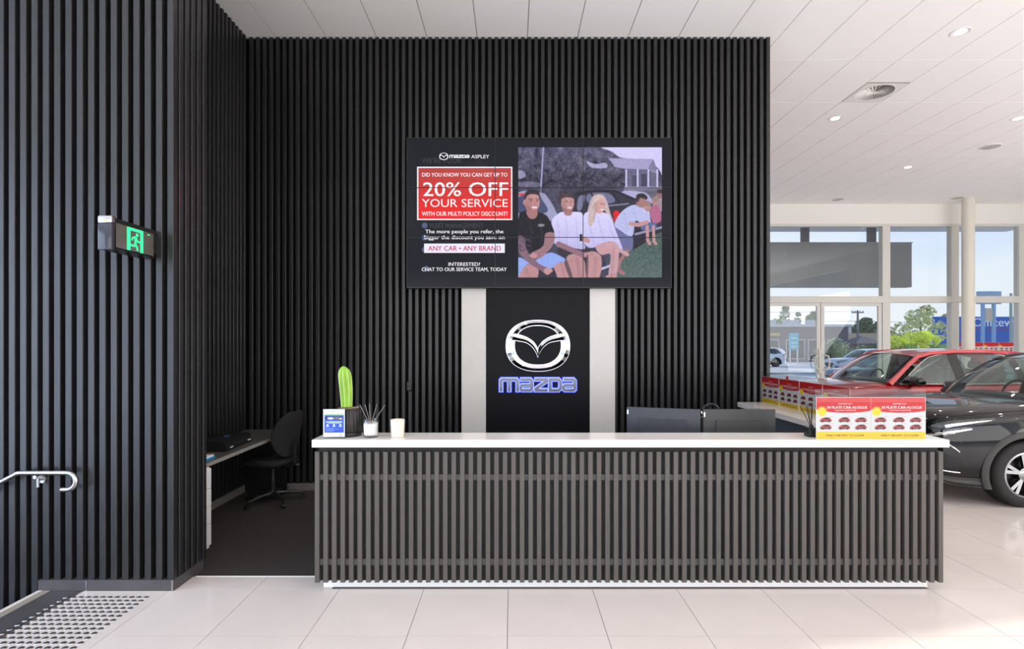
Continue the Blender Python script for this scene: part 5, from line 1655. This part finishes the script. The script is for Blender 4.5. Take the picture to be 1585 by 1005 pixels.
# canopy over the glazing and the board hung from it
cnp = MB().box(3.0, 16.0, 14.1, 17.0, 5.36, 5.75).build('canopy', mat('pale_soffit', (196, 198, 204), rough=0.6))
tag(cnp, 'pale flat canopy soffit outside above the glazing', kind='structure')
hb = empty('hanging_board', (8.5, 16.0, 3.45), label='long dark grey board hung from the canopy outside', cat='sign board')
MB().box(-3.6, 3.6, -0.12, 0.12, 0.0, 1.33).build('board', mat('dark_grey_board', (132, 134, 137), rough=0.35, var=0.08, nscale=1.5), hb)
MB().box(-3.62, 3.62, -0.14, 0.14, 1.33, 1.36).build('top_cap', mat('grey_cap', (150, 152, 156), rough=0.5), hb)
for x in (0.43, 2.46):
    MB().box(x - 0.09, x + 0.09, -0.09, 0.09, 1.36, 1.91).build('hanger_post', mat('slate_post', (90, 94, 102), rough=0.5), hb)

# parked cars in the yard
p_navy = mat('navy_car_paint', (38, 52, 84), rough=0.25, coat=1.0, var=0)
p_silver = mat('silver_car_paint', (176, 180, 188), rough=0.25, coat=1.0, var=0)
p_white = mat('white_car_paint', (224, 226, 230), rough=0.25, coat=1.0, var=0)
make_car(p_navy, (12.6, 20.6, GZ), 0.0, 'small navy car parked outside behind the door handle', 'cars outside')
make_car(p_silver, (20.2, 33.4, GZ), 0.0, 'silver car on the street seen through the glass door', 'cars outside')
make_car(p_white, (18.6, 45.0, GZ), 0.0, 'white car passing along the street by the grey shop', 'cars outside')
cone = empty('traffic_cone', (9.55, 18.2, GZ), label='red traffic cone standing in the yard outside', cat='traffic cone')
MB().rbox(-0.2, 0.2, -0.2, 0.2, 0, 0.04, 0.01).build('base', mat('cone_red', (214, 52, 42), rough=0.5), cone)
MB().lathe([(0.15, 0.04), (0.11, 0.35)], 18).lathe([(0.09, 0.52), (0.035, 0.9), (0.0, 0.9)], 18).build('body', MATS['cone_red'], cone, True)
MB().lathe([(0.111, 0.35), (0.09, 0.52)], 18).build('white_band', M_WHITE, cone, True)

# far buildings
def building(name, loc, label, w, d_, h, wallm, roofm, wins, extra=None, eave=0.25):
    t = empty(name, loc, 0, label, 'building')
    MB().box(-w / 2, w / 2, 0, d_, 0, h).build('wall', wallm, t)
    MB().box(-w / 2 - eave, w / 2 + eave, -eave, d_ + eave, h, h + 0.25).build('roof', roofm, t)
    for (x, z, ww, hh, m_) in wins:
        f_ = MB().box(x - ww / 2 - 0.08, x + ww / 2 + 0.08, -0.06, 0.02, z - 0.08, z + hh + 0.08).build('window', M_ALU, t)
        MB().box(x - ww / 2, x + ww / 2, -0.08, -0.06, z, z + hh).build('pane', m_, f_)
    return t
M_SHOPGLASS = mat('dark_shop_glass', (52, 60, 74), rough=0.1)
M_SHOPBOARD = mat('warm_shop_board', (206, 168, 96), rough=0.6)  # plain warm tan board, no glow
b1 = building('shop_building', (29.5, 55, GZ), 'low dark grey shop with a turquoise sign before it', 11.5, 9, 3.7, mat('grey_brown_cladding', (104, 100, 104), rough=0.8, var=0.12, nscale=2), mat('white_parapet', (196, 196, 200), rough=0.6),
              [(-4.6, 0.4, 1.4, 1.9, M_SHOPGLASS), (-2.4, 0.3, 1.6, 2.0, M_SHOPGLASS), (0.2, 0.4, 1.8, 1.9, M_SHOPGLASS), (2.4, 0.3, 1.6, 2.0, M_SHOPGLASS), (4.4, 0.4, 1.4, 1.9, M_SHOPGLASS)])
MB().box(-2.9, -1.5, -0.2, -0.02, 2.75, 3.05).build('fascia_sign', M_SHOPBOARD, b1)
MB().box(-5.2, -4.4, -0.2, -0.02, 2.2, 2.9).build('fascia_sign', M_PAPER, b1)
for x in (-2, 0.5, 3):
    MB().box(x, x + 1.2, 2, 3.2, 3.95, 4.5).build('roof_unit', mat('roof_plant', (176, 178, 184), rough=0.6), b1)
tsn = empty('shop_sign', (26.85, 50, GZ), label='turquoise upright sign board on posts before the grey shop', cat='sign')
MB().box(-0.45, 0.45, -0.06, 0.06, 1.35, 2.95).build('board', mat('turquoise_board', (92, 180, 198), rough=0.5, var=0.1, nscale=3), tsn)
for x in (-0.35, 0.35):
    MB().box(x - 0.05, x + 0.05, -0.04, 0.04, 0, 1.35).build('post', M_ALU, tsn)
for z in (1.6, 1.95, 2.4):
    MB().box(-0.3, 0.3, -0.075, -0.06, z, z + 0.14).build('print_line', mat('pale_turquoise', (170, 216, 224)), tsn)
b2 = building('market_building', (46.5, 72, GZ), 'wide beige-fronted building with a white rooftop box', 16, 10, 1.9, mat('brown_brick', (120, 106, 94), rough=0.8), mat('beige_fascia', (188, 168, 142), rough=0.8),  # even brown brick wall under a beige roof
              [(-6, 0.3, 1.6, 1.3, M_SHOPGLASS), (-3.4, 0.3, 1.6, 1.3, M_SHOPGLASS), (-0.6, 0.3, 1.6, 1.3, M_SHOPGLASS), (2.2, 0.3, 1.6, 1.3, M_SHOPGLASS), (5, 0.3, 1.6, 1.3, M_SHOPGLASS)])
MB().box(-8.3, 8.3, -0.8, 0.2, 1.9, 3.3).build('fascia', mat('beige_fascia', (188, 168, 142), rough=0.8), b2)
MB().box(-0.6, 1.4, 2, 4, 3.3, 4.2).build('rooftop_box', MATS['white_parapet'], b2)
gz = empty('gazebo', (34.6, 52, GZ), label='small dark hip-roofed shelter by the street', cat='shelter')
MB().add([(-1.5, -1.5, 1.95), (1.5, -1.5, 1.95), (1.5, 1.5, 1.95), (-1.5, 1.5, 1.95), (0, 0, 2.75)], [(0, 1, 4), (1, 2, 4), (2, 3, 4), (3, 0, 4), (3, 2, 1, 0)]).build('roof', mat('slate_roof', (86, 84, 92), rough=0.7), gz)
for x in (-1.3, 1.3):
    for y in (-1.3, 1.3):
        MB().box(x - 0.06, x + 0.06, y - 0.06, y + 0.06, 0, 1.97).build('post', MATS['slate_roof'], gz)
# blue store
bs = empty('blue_store', (52, 50, GZ), label='large bright blue store with big white lettering', cat='building')
M_BLUE = mat('store_blue', (44, 102, 190), rough=0.6, var=0.05, nscale=1)
MB().prism([(-12.0, 0), (14, 0), (14, 12), (-2.0, 12)], 1.75, 4.52, 'XY').build('wall', M_BLUE, bs)
MB().prism([(-12.0, 0.02), (-9.2, 0.02), (0.8, 12), (-2.0, 12)], 0.0, 1.75, 'XY').build('side_wall', M_BLUE, bs)
MB().box(-9.2, 14, 0.3, 0.5, 0, 1.75).build('shopfront', mat('pale_shopfront', (176, 196, 206), rough=0.3, var=0.2, nscale=1), bs)
for k in range(9):
    MB().box(-8.8 + 2.5 * k, -8.7 + 2.5 * k, 0.2, 0.3, 0, 1.75).build('shopfront_mullion', M_ALU, bs)
x0s = (1505 - 792) * 50 / FPX - 52
x1s = (1577.5 - 792) * 50 / FPX - 52
lt = text_mesh('Officewo', x0s, x1s, 1.78 + 24.5 * 50 / FPX - GZ, 1.78 + 37.5 * 50 / FPX - GZ, 0.03, 0.06)
lt.build('lettering', mat('white_sign_letters', (242, 244, 248), rough=0.4), bs, loc=(0, -0.07, 0), fix=False)
text_mesh('rks', x1s + 0.1, x1s + 1.9, 1.78 + 24.5 * 50 / FPX - GZ, 1.78 + 36.5 * 50 / FPX - GZ, 0.03, 0.06).build('lettering', MATS['white_sign_letters'], bs, loc=(0, -0.07, 0), fix=False)
for a_, b_ in ((1511, 1515), (1528, 1534), (1541, 1545), (1549, 1552), (1555, 1560)):
    MB().box((a_ - 792) * 50 / FPX - 52, (b_ - 792) * 50 / FPX - 52, -0.06, -0.01, 1.78 + 19.5 * 50 / FPX - GZ, 1.78 + 21 * 50 / FPX - GZ).build('red_mark', mat('red_sign_marks', (214, 40, 44)), bs)
# pylon sign
py = empty('pylon_sign', (40.9, 45, GZ), label='pale blue pylon sign on two posts before the blue store', cat='sign')
MB().rbox(-1.0, 1.0, -0.12, 0.12, 5.35, 6.45, 0.04).build('board', mat('pale_blue_board', (150, 176, 196), rough=0.5, var=0.08, nscale=2), py)
for x in (-0.52, 0.42):
    MB().box(x - 0.10, x + 0.10, -0.1, 0.1, 0, 5.35).build('post', mat('pale_blue_post', (140, 176, 214), rough=0.5), py)
MB().box(-0.35, 0.30, -0.06, 0.06, 3.9, 5.0).build('lower_board', mat('cream_board', (206, 190, 172), rough=0.6), py)
# street light
sl_ = empty('street_light', (40.9, 43, GZ), label='grey-green street lamp post right of the pylon sign', cat='street lamp')
M_GALV = mat('galvanised_green', (150, 168, 168), rough=0.5)
MB().tube([(0, 0, 0), (0, 0, 6.1)], [0.13, 0.09], 10).build('post', M_GALV, sl_, True)
MB().tube([(0, 0, 5.75), (-2.0, 0, 5.85)], 0.05, 8).tube([(0, 0, 5.75), (1.6, 0, 5.85)], 0.05, 8).build('arm', M_GALV, sl_, True)
MB().rbox(-2.3, -1.9, -0.12, 0.12, 5.8, 5.92, 0.03).build('lamp_head', M_GALV, sl_, True)
# power pole
pp_ = empty('power_pole', (43.5, 66, GZ), label='timber power pole with crossarm and wires against the sky', cat='power pole')
M_POLE = mat('weathered_pole', (112, 116, 120), rough=0.9)
MB().tube([(0, 0, 0), (0, 0, 6.1)], [0.16, 0.11], 10).build('pole', M_POLE, pp_, True)
MB().box(-0.75, 0.75, -0.06, 0.06, 5.75, 5.88).build('crossarm', M_POLE, pp_)
for x in (-0.65, -0.3, 0.3, 0.65):
    MB().lathe([(0.05, 0), (0.06, 0.08), (0.03, 0.16), (0.0, 0.17)], 8, (x, 0, 5.88)).build('insulator', M_POLE, pp_, True)
for (xa, za, xb, zb) in ((-30, 5.2, 0, 4.75), (0, 4.75, 30, 5.0), (-30, 6.5, 0, 6.0)):
    MB().tube([(xa + (xb - xa) * k / 10, 0, za + (zb - za) * k / 10 - 0.35 * math.sin(PI * k / 10)) for k in range(11)], 0.022, 5).build('wire', M_POLE, pp_)

# trees beyond the street
rngt = np.random.default_rng(11)
def tree(loc, h, spread, label, leafc, blobs, trunk_h, n_leaf=1500, leaf=0.22):
    t = empty('tree', loc, 0, label, 'tree', 'trees across the street')
    leafc = tuple(min(255, int(c_ * 1.13 + 8)) for c_ in leafc)  # pale lift puts the outdoor haze into the leaf colour
    m_ = mat('leaf_%d_%d_%d' % leafc, leafc, rough=0.7, var=0.35, nscale=0.9)
    MB().tube([(0, 0, 0), (0.08, 0, trunk_h * 0.5), (0, 0, h * 0.72)], [0.18, 0.14, 0.06], 8).build('trunk', mat('grey_bark', (104, 92, 82), rough=0.9), t, True)
    mb = MB()
    vs, fs = [], []
    per = n_leaf // len(blobs)
    for (bx_, by_, bz_, br_) in blobs:
        for k in range(per):
            v_ = rngt.normal(size=3)
            v_ /= np.linalg.norm(v_)
            r_ = br_ * rngt.uniform(0.45, 1.0) ** 0.6
            p_ = np.array([bx_ * spread, by_ * spread, bz_ * h]) + v_ * r_ * np.array([1, 1, 0.85])
            a_ = rngt.normal(size=3); a_ /= np.linalg.norm(a_)
            b_ = np.cross(a_, rngt.normal(size=3)); b_ /= np.linalg.norm(b_)
            s_ = leaf * rngt.uniform(0.6, 1.3)
            o_ = len(vs)
            vs += [tuple(p_ - a_ * s_), tuple(p_ + b_ * s_ * 0.5), tuple(p_ + a_ * s_), tuple(p_ - b_ * s_ * 0.5)]
            fs.append((o_, o_ + 1, o_ + 2, o_ + 3))
    mb.add(vs, fs)
    fo = mb.build('foliage', m_, t, fix=False)
    fo['kind'] = 'stuff'
    return t
def gp_(px, d_):
    return ((px - 792) * d_ / FPX, d_, GZ)
BL_ROUND = [(0, 0, 0.62, 1.3), (-0.5, 0.1, 0.55, 1.0), (0.5, -0.1, 0.56, 1.0), (0.1, 0.3, 0.78, 0.95), (-0.25, -0.3, 0.74, 0.9), (0.3, 0.2, 0.88, 0.7)]
tree(gp_(1214, 85), 8.2, 1.4, 'tall thin grey-green tree above the grey shop, left', (104, 118, 92), [(0, 0, 0.80, 0.9), (-0.4, 0, 0.66, 0.7), (0.4, 0, 0.64, 0.7), (0.1, 0, 0.92, 0.55)], 4, 700, 0.2)
tree(gp_(1234, 86), 7.0, 1.2, 'slim wispy tree in the middle behind the grey shop', (110, 122, 96), [(0, 0, 0.80, 0.6), (-0.5, 0, 0.62, 0.6), (0.4, 0, 0.66, 0.55), (0.1, 0, 0.95, 0.4)], 4, 500, 0.2)
tree(gp_(1257, 87), 7.6, 1.8, 'dark leafy tree above the right end of the grey shop', (78, 98, 66), BL_ROUND, 3, 1300)
tree(gp_(1197, 70), 5.2, 1.6, 'pale green tree at the edge of the slatted wall', (136, 150, 112), BL_ROUND, 3, 900)
tree(gp_(1288, 84), 4.6, 3.4, 'low spreading green tree behind the beige building, left', (98, 116, 80), BL_ROUND, 2, 1100, 0.28)
tree(gp_(1312, 92), 5.0, 3.0, 'rounded mid-green tree beside the power pole', (92, 110, 76), BL_ROUND, 2, 1000, 0.28)
tree(gp_(1336, 86), 6.2, 2.4, 'dense dark green tree right of the power pole', (64, 86, 58), [(x * 1.1, y, z, r * 1.25) for x, y, z, r in BL_ROUND], 2, 1700, 0.28)
tree(gp_(1360, 92), 6.0, 2.4, 'dense dark green tree beside the grey mullion', (60, 82, 54), [(x, y, z, r * 1.25) for x, y, z, r in BL_ROUND], 2, 1700, 0.28)
tree(gp_(1424, 45.5), 5.4, 2.6, 'airy pale tree rising behind the yellow-green bush', (168, 172, 124), [(x * 1.1, y, z, r * 1.0) for x, y, z, r in BL_ROUND], 2, 1100, 0.17)
tree(gp_(1462, 72), 6.2, 2.6, 'thin pale tree peeping over the blue store', (176, 176, 134), BL_ROUND, 3, 800, 0.2)
def bush(px, d_, w, h, label, col, n_leaf=2200, leaf=0.13):
    bl_ = [(rngt.uniform(-1, 1), rngt.uniform(-0.4, 0.4), rngt.uniform(0.25, 0.75), 0.55) for _ in range(14)]
    t = tree(gp_(px, d_), h, w, label, col, bl_, 0.8, n_leaf, leaf)
    t['category'] = 'bush'
    t['group'] = 'bushes across the street'
    t.name = 'bush'
    return t
bush(1410, 40, 1.55, 3.4, 'bright yellow-green bush left of the blue store', (196, 204, 84), 3000)
bush(1392, 36.5, 0.9, 2.0, 'lower green part hedge under the yellow-green bush', (128, 158, 84), 1500)
bush(1440, 34, 1.0, 2.1, 'mid-green bush at the foot of the blue store', (136, 160, 100), 1500)
bush(1283, 46, 1.0, 2.8, 'loose green shrub before the beige building', (128, 138, 104), 900)
bush(1318, 48.5, 1.4, 2.4, 'olive green hedge beside the dark shelter', (140, 146, 112), 1200)
bush(1352, 44, 1.0, 2.2, 'dark green hedge right of the dark shelter', (92, 104, 82), 1000)
